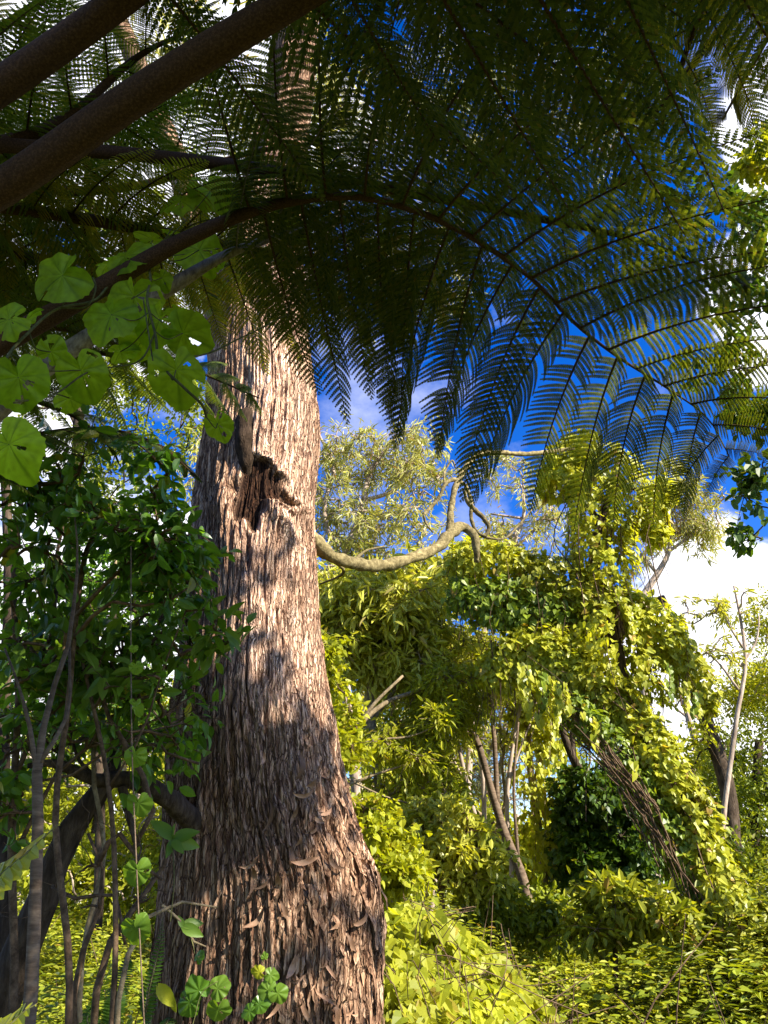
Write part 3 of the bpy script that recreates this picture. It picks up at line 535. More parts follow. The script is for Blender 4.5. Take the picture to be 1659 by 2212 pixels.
o_ = np.argsort(zs); zs, xs, rs = zs[o_], xs[o_], rs[o_]
def trunk_c(z): return np.interp(z, zs, xs), np.interp(z, zs, rs)
NA, NZ = 620, 1250
za = np.linspace(0, 1, NZ); zrow = -.3+(z_top+.3)*np.interp(za, [0, .06, .80, 1], [0, .13, .62, 1])
th = np.linspace(0, 2*PI, NA, endpoint=False)
cxr, rrw = trunk_c(zrow)
ksm = np.ones(15)/15
cxr = np.convolve(np.pad(cxr, 7, 'edge'), ksm, 'valid'); rrw = np.convolve(np.pad(rrw, 7, 'edge'), ksm, 'valid')
KN = at(540, 1050, TY-.45); KZ = KN[2]; KX = KN[0]
def bark_disp(TH, Z, RR, CX):
    wx = CX+RR*np.cos(TH); front = np.clip(-np.sin(TH)*3, 0, 1)
    dx = wx-KX; dz = Z-KZ
    arc = TH*.5
    infl = np.exp(-(dx**2/.16**2+dz**2/.22**2))*front
    ax = np.cos(TH)*.5; ay = np.sin(TH)*.5
    warp = (vnoise(np.stack([ax*4, ay*4, Z*.9], -1), 1)-.5)*.10
    sw = infl*.25*np.sign(dx)*(dz)+.10*(dz < .3)*0
    a2 = arc+warp+sw+infl*.10*dz
    f1 = vnoise(np.stack([a2*34, Z*2.3, np.zeros_like(Z)], -1), 2)
    f2 = vnoise(np.stack([a2*95, Z*5.5, np.ones_like(Z)*3], -1), 3)
    f3 = vnoise(np.stack([a2*210, Z*16, np.ones_like(Z)*7], -1), 4)
    br = vnoise(np.stack([a2*30, Z*9, np.ones_like(Z)*5], -1), 6)
    ridge = 1-np.abs(2*f1-1); ridge2 = 1-np.abs(2*f2-1)
    low = np.clip((2.6-Z)/.9, 0, 1); right = np.clip((wx-CX)/RR*1.2+.35, 0, 1)
    shag = low*(.35+.65*right)
    amp = .012+.026*shag
    d = amp*(ridge**1.5-.4)+.35*amp*(ridge2**2)+.0045*f3+.016*shag*np.clip(br-.45, 0, 1)*2
    und = (fbm(np.stack([ax*2.6, ay*2.6, Z*.75], -1), 3, 9)-.5)*.10
    flut = .012*np.sin(TH*7+2*vnoise(np.stack([Z*.7, Z*0, Z*0], -1), 12)*3)
    # hollow of the torn-off limb, its raised rim and the seam below
    px_, pz_ = dx/.0024-5, dz/.0024-10
    an = np.arctan2(pz_, px_); rd = np.hypot(px_, pz_)
    ex = np.array([(-25, 110), (15, 92), (55, 42), (88, -5), (66, -22), (27, -14), (15, -60), (0, -108), (-25, -80), (-50, -10), (-46, 50)], float)
    ea = np.arctan2(ex[:, 1], ex[:, 0]); er = np.hypot(ex[:, 0], ex[:, 1]); o_ = np.argsort(ea); ea, er = ea[o_], er[o_]
    lim = np.interp(an, np.r_[ea[-1]-2*PI, ea, ea[0]+2*PI], np.r_[er[-1], er, er[0]])*(.8+.4*vnoise(np.stack([dx*22, dz*14, 0*dx], -1), 51))
    scar_shade = 1/(1+np.exp(np.clip((rd-lim)/3.5, -30, 30)))*front
    holl = -.036*scar_shade
    edge = np.exp(-((rd-lim-12)/12)**2)*front*np.clip(.4+px_/80, 0, 1)
    rim = .022*edge+.025*np.exp(-((px_+75)/22)**2-((pz_+20)/60)**2)*front
    seam = -.05*np.exp(-((px_+12+.10*(pz_+110))/6)**2)*np.clip(1-np.abs(pz_+150)/60, 0, 1)*front
    fold = .045*np.exp(-((px_-62+.55*(pz_+60))/16)**2)*np.clip(1-np.abs(pz_+60)/75, 0, 1)*front
    torn = 0
    c1_ = np.abs(2*vnoise(np.stack([a2*24+.6*f1, Z*1.5, 0*Z+11], -1), 61)-1); c2_ = np.abs(2*vnoise(np.stack([a2*52+.5*f1, Z*3.4, 0*Z+13], -1), 62)-1)
    d = d-(.016+.012*shag)*np.clip(1-c1_/.22, 0, 1)-.009*np.clip(1-c2_/.3, 0, 1)
    bulge = 0
    return d+und*.5+flut+holl+rim+seam+fold+torn, scar_shade, ridge
TH, ZZ = np.meshgrid(th, zrow); RRm = np.repeat(rrw[:, None], NA, 1); CXm = np.repeat(cxr[:, None], NA, 1)
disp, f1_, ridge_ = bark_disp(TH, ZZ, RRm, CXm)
RT = RRm+disp
X = CXm+RT*np.cos(TH); Yv = TY+RT*np.sin(TH)*.95
def weather_light(x, cx, r, z, nzv):  # weathered grey band, also brightened to stand in for sky light
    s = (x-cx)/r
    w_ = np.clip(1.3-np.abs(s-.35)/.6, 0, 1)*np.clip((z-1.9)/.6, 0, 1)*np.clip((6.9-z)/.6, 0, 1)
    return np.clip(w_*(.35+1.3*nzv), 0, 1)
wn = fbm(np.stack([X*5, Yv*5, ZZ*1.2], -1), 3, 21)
W_ = weather_light(X, CXm, RRm, ZZ, wn)
W_ = np.clip(W_*(.55+.6*ridge_), 0, 1)*(Yv < TY); W_ = W_*(1-f1_)-f1_; sl = np.clip((-(X-CXm)/RRm+.02)*1.6+(wn-.5)*1.5, 0, 1)*np.clip((3.6-ZZ)/1.2, .35, 1); W_ = np.where(W_ > 0, W_*(1-sl), W_)-.16*sl*(W_ <= .05)*(1-f1_)  # hollow's shade painted in as negative values; left side set darker brown
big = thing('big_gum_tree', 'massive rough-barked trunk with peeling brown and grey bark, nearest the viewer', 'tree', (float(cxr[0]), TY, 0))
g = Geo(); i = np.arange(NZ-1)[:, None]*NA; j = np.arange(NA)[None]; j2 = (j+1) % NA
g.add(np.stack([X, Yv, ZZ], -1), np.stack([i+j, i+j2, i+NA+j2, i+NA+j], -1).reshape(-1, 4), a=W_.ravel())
g.build('trunk', M['bark'], big, attr='weather_light')
def surf(thv, zv, off=0.0):
    c, r = trunk_c(zv); d, _, _ = bark_disp(thv, zv, r, c)
    rr_ = r+d+off
    return np.stack([c+rr_*np.cos(thv), TY+rr_*np.sin(thv)*.95, zv], -1)
def surf_at(u, v, off=0.0):             # point of the trunk surface seen at a pixel
    d = ray(u, v)
    for k in range(80):
        Y = 3.2+k*.0125; p = np.array([0, 0, CAMZ])+d*(Y/d[1]); c, r = trunk_c(p[2])
        if math.hypot(p[0]-c, (p[1]-TY)/.95) < r: break
    t_ = math.atan2((p[1]-TY)/.95, p[0]-c)
    return surf(np.array([t_]), np.array([p[2]]), off)[0], t_
# peeling flakes of bark
nf = 2600
tf = R.uniform(-PI, 0, nf); zf = 1.0+R.random(nf)**1.5*6.0
c_, r_ = trunk_c(zf); s_ = np.cos(tf)
lowf = np.clip((2.7-zf)/1.0, 0, 1); keep = (R.random(nf) < (.03+.9*lowf*(.1+.9*np.clip(s_+.3, 0, 1)))) & ~((np.abs(c_+r_*s_-KX) < .16) & (np.abs(zf-KZ) < .32))
tf, zf, lowf, s_ = tf[keep], zf[keep], lowf[keep], s_[keep]; nf = len(tf)
K = 6
ln = R.uniform(.03, .12, nf)*(1+.8*lowf); wd = R.uniform(.003, .0085, nf)*(1+.9*lowf); lift = R.random(nf)**3*(.004+.017*lowf)
tilt = R.normal(size=nf)*.10
V = np.zeros((nf, K, 2, 3))
for k in range(K):
    q = k/(K-1); zk = zf-ln*q; tk = tf+tilt*q*ln/.4
    pc = surf(tk, zk, 0); out_ = np.stack([np.cos(tk), np.sin(tk), 0*tk], -1); tan = np.stack([-np.sin(tk), np.cos(tk), 0*tk], -1)
    for sgn, e in ((-1, 0), (1, 1)):
        hw = wd*R.uniform(.45, 1.15, nf)*(1 if k < K-1 else R.uniform(.1, .9, nf)); zj = R.normal(size=nf)*ln*.05
        V[:, k, e] = pc+out_*(-.002+.006*min(1, q*3)+lift*q**1.8+.0025*R.normal(size=nf)*q)[:, None]+sgn*tan*hw[:, None]+np.stack([0*zj, 0*zj, zj], -1)
b = np.arange(nf)[:, None]*(K*2); k = np.arange(K-1)[None]*2
Q = np.stack([b+k, b+k+1, b+k+3, b+k+2], -1).reshape(-1, 4)
g = Geo(); wf = weather_light(V[:, 0, 0, 0], trunk_c(zf)[0], trunk_c(zf)[1], zf, .5)
g.add(V.reshape(-1, 3), Q, a=np.repeat(wf, K*2)); g.build('bark_flakes', M['flake'], big, attr='weather_light', smooth_=False)['kind'] = 'stuff'
# broken stub growing out of the hollow
P, r = px_path([(546, 1090, TY-.13, 16), (538, 1040, TY-.22, 21), (529, 985, TY-.30, 20), (527, 930, TY-.325, 18), (530, 898, TY-.33, 16), (541, 884, TY-.32, 7)], 26)
g = Geo(); g.add(*tube(P, r, 18, rough=.5, seed=4)); g.build('broken_stub', M['rot'], big)
# old fork rising left behind the fern
P, r = px_path([(500, 830, TY+.05, 44), (482, 700, TY+.1, 40), (462, 600, TY+.15, 34), (430, 500, TY+.2, 30), (380, 350, TY+.3, 26), (300, 150, TY+.4, 22), (200, -80, TY+.5, 18)], 60)
g = Geo(); g.add(*tube(P, r, 30, rough=.12, seed=8)); fork_nodes = (P, r); g.build('limb', M['bark'], big)
# right-hand looping branch
def limbset(parent, name, mat, sets, sides=10, rough=.12):
    g = Geo(); Ps = []
    for s in sets:
        P, r = px_path(s, max(14, int(len(s)*7))); r = r*(.82 if mat == 'mossy' else .8); g.add(*tube(P, r, sides, rough=rough, seed=len(s))); Ps.append((P, r))
    g.build(name, M[mat], parent); return Ps
LP = limbset(big, 'branch', 'mossy', [
    [(640, 1140, 4.25, 30), (676, 1168, 4.3, 26), (710, 1198, 4.35, 19), (760, 1217, 4.5, 17), (830, 1221, 4.7, 16), (890, 1205, 4.85, 15), (945, 1182, 5.0, 15), (978, 1148, 5.1, 15), (1004, 1140, 5.2, 13), (1022, 1152, 5.2, 12), (1028, 1180, 5.2, 10), (1030, 1215, 5.25, 8)],
    [(972, 1150, 5.1, 11), (974, 1100, 5.15, 8.5), (985, 1050, 5.2, 8.5), (1010, 1005, 5.3, 8), (1038, 980, 5.35, 7.5), (1075, 978, 5.4, 6.5), (1130, 981, 5.5, 6), (1190, 976, 5.6, 6), (1240, 968, 5.7, 4)],
    [(1003, 1046, 5.25, 5), (985, 1036, 5.2, 5.5), (962, 1046, 5.15, 5.5), (948, 1075, 5.15, 5), (930, 1096, 5.15, 5), (915, 1112, 5.1, 4)],
    [(1008, 1046, 5.25, 4), (1006, 1075, 5.25, 5.5), (1024, 1100, 5.3, 6.5), (1045, 1120, 5.3, 6.5), (1056, 1140, 5.3, 5.5), (1046, 1158, 5.3, 4.5), (1030, 1148, 5.3, 4.5), (1018, 1120, 5.3, 5), (1018, 1085, 5.3, 5), (1008, 1050, 5.3, 4)],
    [(915, 1112, 5.1, 3.5), (920, 1130, 5.1, 3), (935, 1150, 5.1, 2)], [(960, 1046, 5.15, 3), (962, 1015, 5.2, 3), (978, 995, 5.2, 2.5), (984, 1010, 5.2, 2)],
    [(1045, 1160, 5.3, 4), (1080, 1165, 5.4, 3), (1120, 1135, 5.6, 3), (1150, 1100, 5.7, 2)], [(760, 1217, 4.5, 6), (790, 1190, 4.6, 3), (830, 1180, 4.7, 2)], [(690, 1190, 4.4, 6), (740, 1240, 4.7, 4), (690, 1262, 4.8, 2)]], rough=.42)
LL = limbset(big, 'branch', 'darkbark', [
    [(500, 1830, 4.15, 40), (440, 1800, 3.95, 36), (392, 1750, 3.72, 28), (345, 1712, 3.6, 26), (300, 1690, 3.55, 24), (255, 1682, 3.5, 22), (210, 1685, 3.45, 19), (165, 1668, 3.4, 15), (110, 1648, 3.35, 11), (60, 1655, 3.3, 6)],
    [(265, 1700, 3.5, 14), (272, 1740, 3.5, 10), (288, 1800, 3.5, 8), (290, 1820, 3.5, 4)],
    [(240, 1690, 3.5, 12), (215, 1740, 3.5, 9), (200, 1800, 3.5, 5)], [(210, 1685, 3.45, 8), (170, 1640, 3.4, 5), (150, 1560, 3.4, 3)]], 12, .28)
# crown high above: on the trunk top and on the fork
blobs = [(640, 80, 4.6, 60, 260, .7, 14), (560, -260, 5, 300, 260, 1.6, 20), (330, 60, 4.9, 90, 260, .8, 12), (200, -260, 5, 260, 240, 1.4, 18), (560, 330, 5.6, 90, 160, .5, 7)]
C = ellipsoid_pts(blobs); tg = Geo(); lg = Geo()
zz = np.linspace(6.5, 9.5, 12); cc, r2 = trunk_c(zz)
skeleton(tg, list(np.stack([cc, np.full(12, TY), zz], -1))+list(fork_nodes[0][25:]), list(r2)+list(fork_nodes[1][25:]), C, sides=5)
clump_leaves(lg, C, .45, 70, LANCE, .14, .6, .3, tg)
tg.build('boughs', M['branch'], big); lg.build('crown', M['gum'], big, smooth_=False)
# dead leaves caught in the shaggy bark
def dead_leaf_mesh(L_, w_, c_, seed):
    n = 8; q = np.linspace(0, 1, n); ang = c_*(q-.5); x = L_*(np.cumsum(np.cos(ang))/n); y = L_*np.cumsum(np.sin(ang))/n
    x -= x[n//2]; y -= y[n//2]; wv = w_*np.sin(PI*np.clip(q, .03, .99))**.8; nx, ny = -np.sin(ang), np.cos(ang)
    zc = .012*np.cos(q*PI*2+seed)
    a = np.stack([x+nx*wv, y+ny*wv, zc+.004], -1); b = np.stack([x, y, zc-.001], -1); c = np.stack([x-nx*wv, y-ny*wv, zc+.004], -1)
    V = np.vstack([a, b, c]); i = np.arange(n-1); Q = np.vstack([np.stack([i, i+1, n+i+1, n+i], -1), np.stack([n+i, n+i+1, 2*n+i+1, 2*n+i], -1)])
    g = Geo(); g.add(V, Q); return g
DL = [(640, 1860, 'o', 'tan-orange dead leaf lying almost level across the lower trunk', 5, 0), (700, 1880, 'o', None, 60, 1), (545, 1880, 'o', None, 20, 1), (560, 1890, 'o', None, -15, 2)]
pts = [(570, 1640, 70), (640, 1650, 80), (655, 1645, 60), (662, 1700, 40), (690, 1672, -60), (702, 1675, 80), (650, 1720, 10), (675, 1735, 80), (690, 1752, 10), (700, 1758, 5), (660, 1760, 70), (680, 1775, -30), (670, 1795, 30),
       (640, 1810, 80), (625, 1850, 88), (630, 1760, 70), (735, 1700, -60), (760, 1790, 60), (747, 1840, -50), (552, 1895, 85), (575, 1910, 30), (590, 1920, 60), (600, 1905, 80), (640, 1962, 50), (690, 1930, 80), (615, 1975, -60), (655, 2010, -75), (745, 2040, -60), (752, 2060, 80), (765, 2050, 85),
       (760, 1985, 30), (700, 2100, -60), (660, 2150, 80), (670, 2120, 60), (690, 2160, -40), (640, 2160, 88), (760, 2120, -80), (712, 2215 - 15, -70), (655, 2190, -60), (640, 2110, 20), (775, 2120, -70), (725, 2160, 60), (740, 2185, 15), (750, 2190, 8), (800, 2150, 80), (690, 2080, 40), (600, 2080, -70), (585, 1760, 75), (608, 1820, -40), (715, 1990, 70), (780, 1960, 50), (645, 1890, 65), (560, 1985, 40), (730, 1915, 85), (600, 2160, 60)]
special = [(655, 1862, 4, 'orange-tan dead leaf lying level across the lit bulge of the trunk', .15, .013, .5), (712, 1872, -55, 'curled dead leaf hooked over the bulge right of the orange leaf', .13, .010, 2.3), (548, 1868, 18, 'pale curved dead leaf at the left of the lit patch of bark', .13, .008, 1.6),
           (766, 1862, 30, 'small pale leaf scrap glowing at the right shoulder of the trunk', .05, .014, .8), (632, 2080, 60, 'broad pale dead leaf hanging in the middle of the shaggy bark', .14, .016, 1.2)]
ML = [dead_leaf_mesh(L_, w_, c_, k) for k, (L_, w_, c_) in enumerate([(.12, .010, 1.2), (.10, .012, .8), (.15, .009, 1.8), (.09, .009, 2.3), (.13, .013, .6)])]
protos = []
def place_leaf(o, u, v, a):
    p, t_ = surf_at(u, v, .022)
    nrm_ = Vector((math.cos(t_), math.sin(t_), 0)).normalized(); tan = Vector((-math.sin(t_), math.cos(t_), 0)); up_ = Vector((0, 0, 1))
    ca, sa = math.cos(math.radians(a)), math.sin(math.radians(a)); X_ = (tan*ca+up_*sa).normalized(); n2 = (nrm_+up_*R.uniform(-.3, .35)+tan*R.uniform(-.4, .4)).normalized(); Y_ = n2.cross(X_).normalized(); X_ = Y_.cross(n2)
    m = Matrix((X_, Y_, n2)).transposed(); o.rotation_euler = m.to_euler(); o.location = Vector(p.tolist())
for (u, v, a, lab, L_, w_, c_) in special:
    o = dead_leaf_mesh(L_, w_, c_, 1).build('dead_leaf', M['deadleaf']); tag(o, lab, 'leaf', 'dead leaves caught in the bark'); place_leaf(o, u, v, a)
ORD = ['topmost', 'second', 'third', 'fourth', 'fifth', 'sixth', 'seventh', 'eighth', 'ninth', 'tenth', 'eleventh', 'twelfth', 'thirteenth', 'fourteenth', 'fifteenth', 'sixteenth', 'seventeenth', 'eighteenth', 'nineteenth', 'twentieth', 'twenty-first', 'twenty-second', 'twenty-third', 'lowest']
cols = {}
for (u, v, a) in sorted(pts, key=lambda q: q[1]):
    cn = 'left' if u < 640 else ('middle' if u < 695 else 'right'); cols.setdefault(cn, []).append((u, v, a))
k = 0
for cn, rows in cols.items():
    for n_, (u, v, a) in enumerate(rows):
        if k < len(ML): o = ML[k].build('dead_leaf', M['deadleaf']); protos.append(o)
        else: o = protos[k % 5].copy(); col.objects.link(o)
        k += 1; s0 = R.uniform(.55, 1.3); o.scale = (s0, s0*R.uniform(.6, 1.3), s0*R.uniform(.5, 1.4))
        at_ = abs(a); w_ = 'upright' if at_ > 65 else ('slanting' if at_ > 25 else 'level')
        tag(o, '%s %s brown dead leaf down the %s side of the shaggy trunk' % (ORD[min(n_, 23)], w_, cn), 'leaf', 'dead leaves caught in the bark'); place_leaf(o, u, v, a)
# ------------------------------------------------------------------ tree fern
def pinna_template(L_, sp, lmax, lobe, lw):
    """flat pinna: (s, t) along axis / across; per vertex also x = distance along the pinnule for droop"""
    ns = int(L_/sp); V = []; Q = []
    n = 0
    for side in (-1, 1):
        for k in range(ns):
            if R.random() < .03: continue
            s = (k+.5+.25*side+R.normal()*.06)/ns
            prof = min(1, (.62+.9*s))*max(0.0, 1-s**2.6)**.9+.04
            l = lmax*prof*R.uniform(.9, 1.06); ang = math.radians(74-26*s+R.normal()*2.2); m = max(3, int(l/lobe)); st = l/m
            j = np.arange(m); x = j*st; q = (x+st*.5)/l
            wv = lw*(1-.7*q**2.2)*(1-.4*s)
            cd = np.array([math.cos(ang), side*math.sin(ang)]); pd = np.array([-cd[1], cd[0]])
            for sg in (-1, 1):
                a = np.stack([x, 0*x], -1); b = np.stack([x+1.0*st, 0*x], -1)
                c = np.stack([x+1.30*st, sg*wv*.90], -1); d = np.stack([x+.55*st, sg*wv], -1)
                loc = np.stack([a, b, c, d], 1)                       # m,4,2
                P = s*L_*np.array([1, 0])+loc[..., 0:1]*cd+loc[..., 1:2]*pd
                V.append(np.concatenate([P.reshape(-1, 2), loc[..., 0].reshape(-1, 1), (np.abs(loc[..., 1])).reshape(-1, 1)], -1))
                Q.append(n+np.arange(m*4).reshape(-1, 4)); n += m*4
    return np.vstack(V), np.vstack(Q), L_
PT = {'hi': pinna_template(.62, .0162, .094, .0050, .0076), 'mid': pinna_template(.62, .0172, .094, .0065, .0082), 'lo': pinna_template(.62, .024, .09, .014, .009)}

def add_pinna(lg, sg, A, Dr, L_, up, droop, detail, side_curve=0.0, width=1.0, pdroop=6.0):
    V, Q, L0 = PT[detail]; k = L_/L0; kw = k**.55*width
    s = V[:, 0]*k; t = V[:, 1]*kw; x = V[:, 2]*kw
    Dr = nrm(Dr); B = nrm(np.cross(up, Dr)); Nn = np.cross(Dr, B)
    sag = -droop*(s/L_)**2*L_; bend = side_curve*(s/L_)**2*L_
    n = -pdroop*x**2-.5*V[:, 3]+.004*np.sin(s*60+A[0]*50)*(x*20)
    curl = R.normal()*.05*(s/L_)**3*L_; n = n*R.uniform(.5, 1.7)+curl; P = A+s[:, None]*Dr+(t+bend)[:, None]*B+n[:, None]*Nn; P[:, 2] += sag
    lg.add(P, Q)
    ss = np.linspace(0, .97, 9)[:, None]*L_
    R_ = A+ss*Dr+(side_curve*(ss/L_)**2*L_)*B+(curl.max() if curl.max() > -curl.min() else curl.min())*(ss/L_)**3*Nn; R_[:, 2] += (-droop*(ss/L_)**2*L_)[:, 0]
    sg.add(*tube(R_, np.linspace(.0042, .0010, 9)*k**.5, 5, cap=False))

def frond(parent, name, pts, rad, blade_from, L_=.62, gap=.085, detail='mid', up=(0, 0, 1), ang0=80, ang1=52, droop=.22, stalk='stalk', leaf='fern', prof=None, sides=(1, -1), label=None, roll=0.0, pd=9.0, Lside=(1, 1), tw=.28):
    """pts: world rows; rad: radius rows. Pinnae on both sides of the rachis from blade_from (0..1) on"""
    W = np.hstack([np.asarray(pts, float), np.asarray(rad, float)[:, None]]); ln = np.linalg.norm(np.diff(W[:, :3], axis=0), axis=1).sum()
    S = smooth(W, max(30, int(ln/.035))); P, r = S[:, :3], S[:, 3]
    sg = Geo(); lg = Geo(); sg.add(*tube(P, r, 20, rough=.0, groove=.38))
    T = nrm(np.gradient(P, axis=0)); cum = np.r_[0, np.cumsum(np.linalg.norm(np.diff(P, axis=0), axis=1))]
    s = cum[-1]*blade_from; e = cum[-1]
    upv = np.asarray(up, float)
    while s < e-.02:
        q = (s-cum[-1]*blade_from)/(e-cum[-1]*blade_from)
        pf = prof(q) if prof else (min(1, .55+2.2*q)*max(.06, (1-q**2.2))**.85)
        for sd in sides:
            ss = s+(gap*.35 if sd > 0 else 0)
            A = np.array([np.interp(ss, cum, P[:, c]) for c in range(3)]); Tn = nrm(np.array([np.interp(ss, cum, T[:, c]) for c in range(3)]))
            B = nrm(np.cross(upv, Tn)); Un = np.cross(Tn, B)
            if roll: B = nrm(B*math.cos(roll)+Un*math.sin(roll)); 
            ang = math.radians(ang0+(ang1-ang0)*q+R.normal()*2.5)
            D = Tn*math.cos(ang)+sd*B*math.sin(ang)
            nn = nrm(np.cross(Tn, B)+R.normal(size=3)*.10+Tn*(tw+R.normal()*.14))
            add_pinna(lg, sg, A, D, max(.05, L_*pf*R.uniform(.93, 1.07)*Lside[0 if sd > 0 else 1]), nn, droop*R.uniform(.7, 1.3), detail, side_curve=-sd*.10, pdroop=pd)
        s += gap*(1 if q < .75 else 1-.5*(q-.75)*2)
    f = sg.build(name, M[stalk], parent)
    if label: f['label'] = label
    lg.build('foliage', M[leaf], f, smooth_=False); return P, r

def H(rows): return np.array([ath(u, v, h) for u, v, h in rows])
fern = thing('tree_fern', 'large tree fern whose long brown stalks and lacy fronds roof over the upper picture', 'tree fern', (-2.5, .55, 0))
crown_pt = np.array([-2.5, .55, 1.75])
tg = Geo(); tp = smooth([[-2.55, .5, -.1, .13], [-2.5, .55, .6, .11], [-2.46, .56, 1.2, .11], [-2.45, .57, 1.8, .12]], 20); tg.add(*tube(tp[:, :3], tp[:, 3], 18, rough=.3)); tg.build('trunk', M['darkbark'], fern)
cr_ = lambda: (crown_pt+R.normal(size=3)*np.array([.03, .03, .03]))[None]
# hero frond: stalk enters at the left, rachis arches over to the right
hero = np.vstack([cr_(), ath(-420, 960, .95)[None], H([(0, 742, 1.18), (200, 632, 1.32), (400, 518, 1.46), (600, 441, 1.56), (780, 426, 1.58), (900, 456, 1.55), (1050, 532, 1.50), (1150, 604, 1.46), (1250, 706, 1.38), (1330, 768, 1.32), (1440, 838, 1.26), (1530, 905, 1.18), (1575, 985, 1.10)])])
frond(fern, 'frond', hero, [.034, .033, .029, .025, .020, .014, .010, .009, .0075, .006, .005, .004, .003, .002, .0015], .655, L_=.71, gap=.098, detail='hi', ang0=92, ang1=60, droop=.16, roll=-.10, prof=lambda q: .92 if q < .5 else max(.08, .92*(1-((q-.5)/.52)**2.0))**.85)
# stalk above it, whose blade hangs over the top of the picture
f2 = np.vstack([cr_(), H([(0, 412, .98), (300, 208, 1.06), (650, -5, 1.12), (900, -150, 1.16), (1250, -320, 1.16), (1600, -420, 1.12), (1950, -440, 1.02)])])
frond(fern, 'frond', f2, [.034, .029, .027, .023, .017, .012, .009, .004], 0.79, L_=.60, gap=.105, detail='mid', ang0=85, ang1=60, droop=.30, Lside=(1, 1))
f3 = np.vstack([cr_(), H([(0, 190, 1.08), (280, -10, 1.2), (600, -260, 1.28), (1000, -600, 1.3), (1500, -900, 1.2)])])
frond(fern, 'frond', f3, [.032, .026, .023, .017, .012, .004], .74, L_=.7, gap=.13, detail='mid', droop=.25)
# grey old stalk under the hero stalk
f4 = np.vstack([cr_(), H([(-20, 900, 1.0), (90, 800, 1.1), (240, 700, 1.25), (390, 608, 1.42), (470, 560, 1.5), (640, 500, 1.62), (830, 470, 1.72), (1010, 520, 1.76)])])
frond(fern, 'frond', f4, [.028, .026, .024, .022, .019, .014, .010, .007, .003], .80, L_=.66, gap=.11, detail='mid', stalk='greystalk', droop=.22, leaf='fern', label='frond on a pale grey grooved stalk')
# more fronds spreading behind and above
def auto_frond(end, mid, L_=.66, det='mid', bf=.58, gap=.125, droop=.22, leaf='fern', r0=.022, start=None, roll=0, lab=None):
    s = cr_()[0] if start is None else np.asarray(start, float)
    p = np.array([s, s*.6+np.asarray(mid)*.4+np.array([0, 0, .45]), mid, np.asarray(mid)*.45+np.asarray(end)*.55+np.array([0, 0, .05]), end])
    frond(fern, 'frond', p, [r0, r0*.85, r0*.6, r0*.35, .003], bf, L_=L_, gap=gap, detail=det, droop=droop, leaf=leaf, roll=roll, label=lab)
auto_frond(ath(470, 640, 2.1), ath(120, 560, 1.9), .62, leaf='fern2')
auto_frond(ath(800, 300, 2.3), ath(300, 400, 2.1), .7, leaf='fern2')
auto_frond(ath(420, 60, 1.9), ath(150, 250, 1.75), .66, leaf='fern2')
frond(fern, 'frond', [crown_pt, at(-500, 1050, 2.0), at(-150, 985, 2.5), at(60, 940, 2.7), at(220, 925, 2.75), at(340, 960, 2.75), at(425, 1030, 2.75)], [.022, .018, .012, .008, .006, .004, .002], .55, L_=.46, gap=.085, detail='mid', droop=.35, leaf='fern2', label='low dim frond arching over the left scrub', ang0=78, ang1=50, up=(0, -.5, 1))
auto_frond(ath(350, 180, 2.5), ath(40, 330, 2.3), .7, leaf='fern2')
auto_frond(ath(250, -60, 2.0), ath(-60, 100, 1.9), .7, leaf='fernsunlit')
auto_frond(ath(620, 560, 2.7), ath(250, 640, 2.4), .66, leaf='fern2')
auto_frond(ath(560, 860, 1.95), ath(200, 760, 2.1), .6, leaf='fern2')
auto_frond(ath(250, 980, 1.7), ath(60, 860, 1.9), .6, leaf='fern2')
auto_frond(ath(330, 780, 1.75), ath(0, 700, 1.7), .6, leaf='fern2')
auto_frond(ath(100, 500, 1.9), ath(-200, 600, 1.7), .62, leaf='fern2')
# second fern standing out of sight to the right of the viewer: its fronds reach in from the top right
fern2 = thing('tree_fern', 'second tree fern reaching dark fronds and sunlit-tinted golden ones down from the top right corner', 'tree fern', (1.9, -1.2, 0))
tg = Geo(); tp = smooth([[1.95, -1.25, -.1, .12], [1.9, -1.2, .9, .10], [1.88, -1.18, 1.7, .10], [1.86, -1.16, 2.5, .12]], 22); tg.add(*tube(tp[:, :3], tp[:, 3], 18, rough=.3)); tg.build('trunk', M['darkbark'], fern2)
c2p = np.array([1.86, -1.16, 2.5])
def f2nd(rows, L_, **k):
    W = np.vstack([c2p[None]+R.normal(size=3)*.03, H(rows)]); n = len(W)
    frond(fern2, 'frond', W, np.linspace(.024, .003, n), k.pop('bf', .42), L_=L_, **k)
f2nd([(1800, -700, 1.9), (1640, -300, 2.0), (1500, 60, 1.9), (1420, 300, 1.75)], .66, gap=.12, detail='hi', droop=.3, leaf='fernsunlit')
f2nd([(1500, -900, 1.8), (1250, -300, 1.95), (1060, 100, 1.9), (900, 380, 1.75)], .70, gap=.135, detail='mid', droop=.3)
f2nd([(1900, -900, 1.35), (1700, -420, 1.42), (1480, -150, 1.42), (1300, -120, 1.4)], .46, gap=.11, detail='hi', droop=.25, bf=.5, leaf='fernsunlit')
f2nd([(1300, -800, 1.7), (960, -300, 1.85), (800, 50, 1.8), (690, 260, 1.65)], .66, gap=.135, detail='mid', droop=.3)
f2nd([(1700, -900, 2.1), (1450, -400, 2.3), (1250, -50, 2.35), (1120, 260, 2.25), (1080, 420, 2.1)], .66, gap=.135, detail='mid', droop=.3, leaf='fernsunlit', tw=.1)
f2nd([(1900, -900, 1.9), (1850, -400, 2.1), (1700, 0, 2.2), (1560, 260, 2.1)], .62, gap=.135, detail='mid', droop=.35, leaf='fernsunlit')

f2nd([(1850, -500, 2.3), (1600, 0, 2.5), (1380, 300, 2.4), (1260, 560, 2.2)], .64, gap=.13, detail='mid', droop=.35, leaf='fern2')

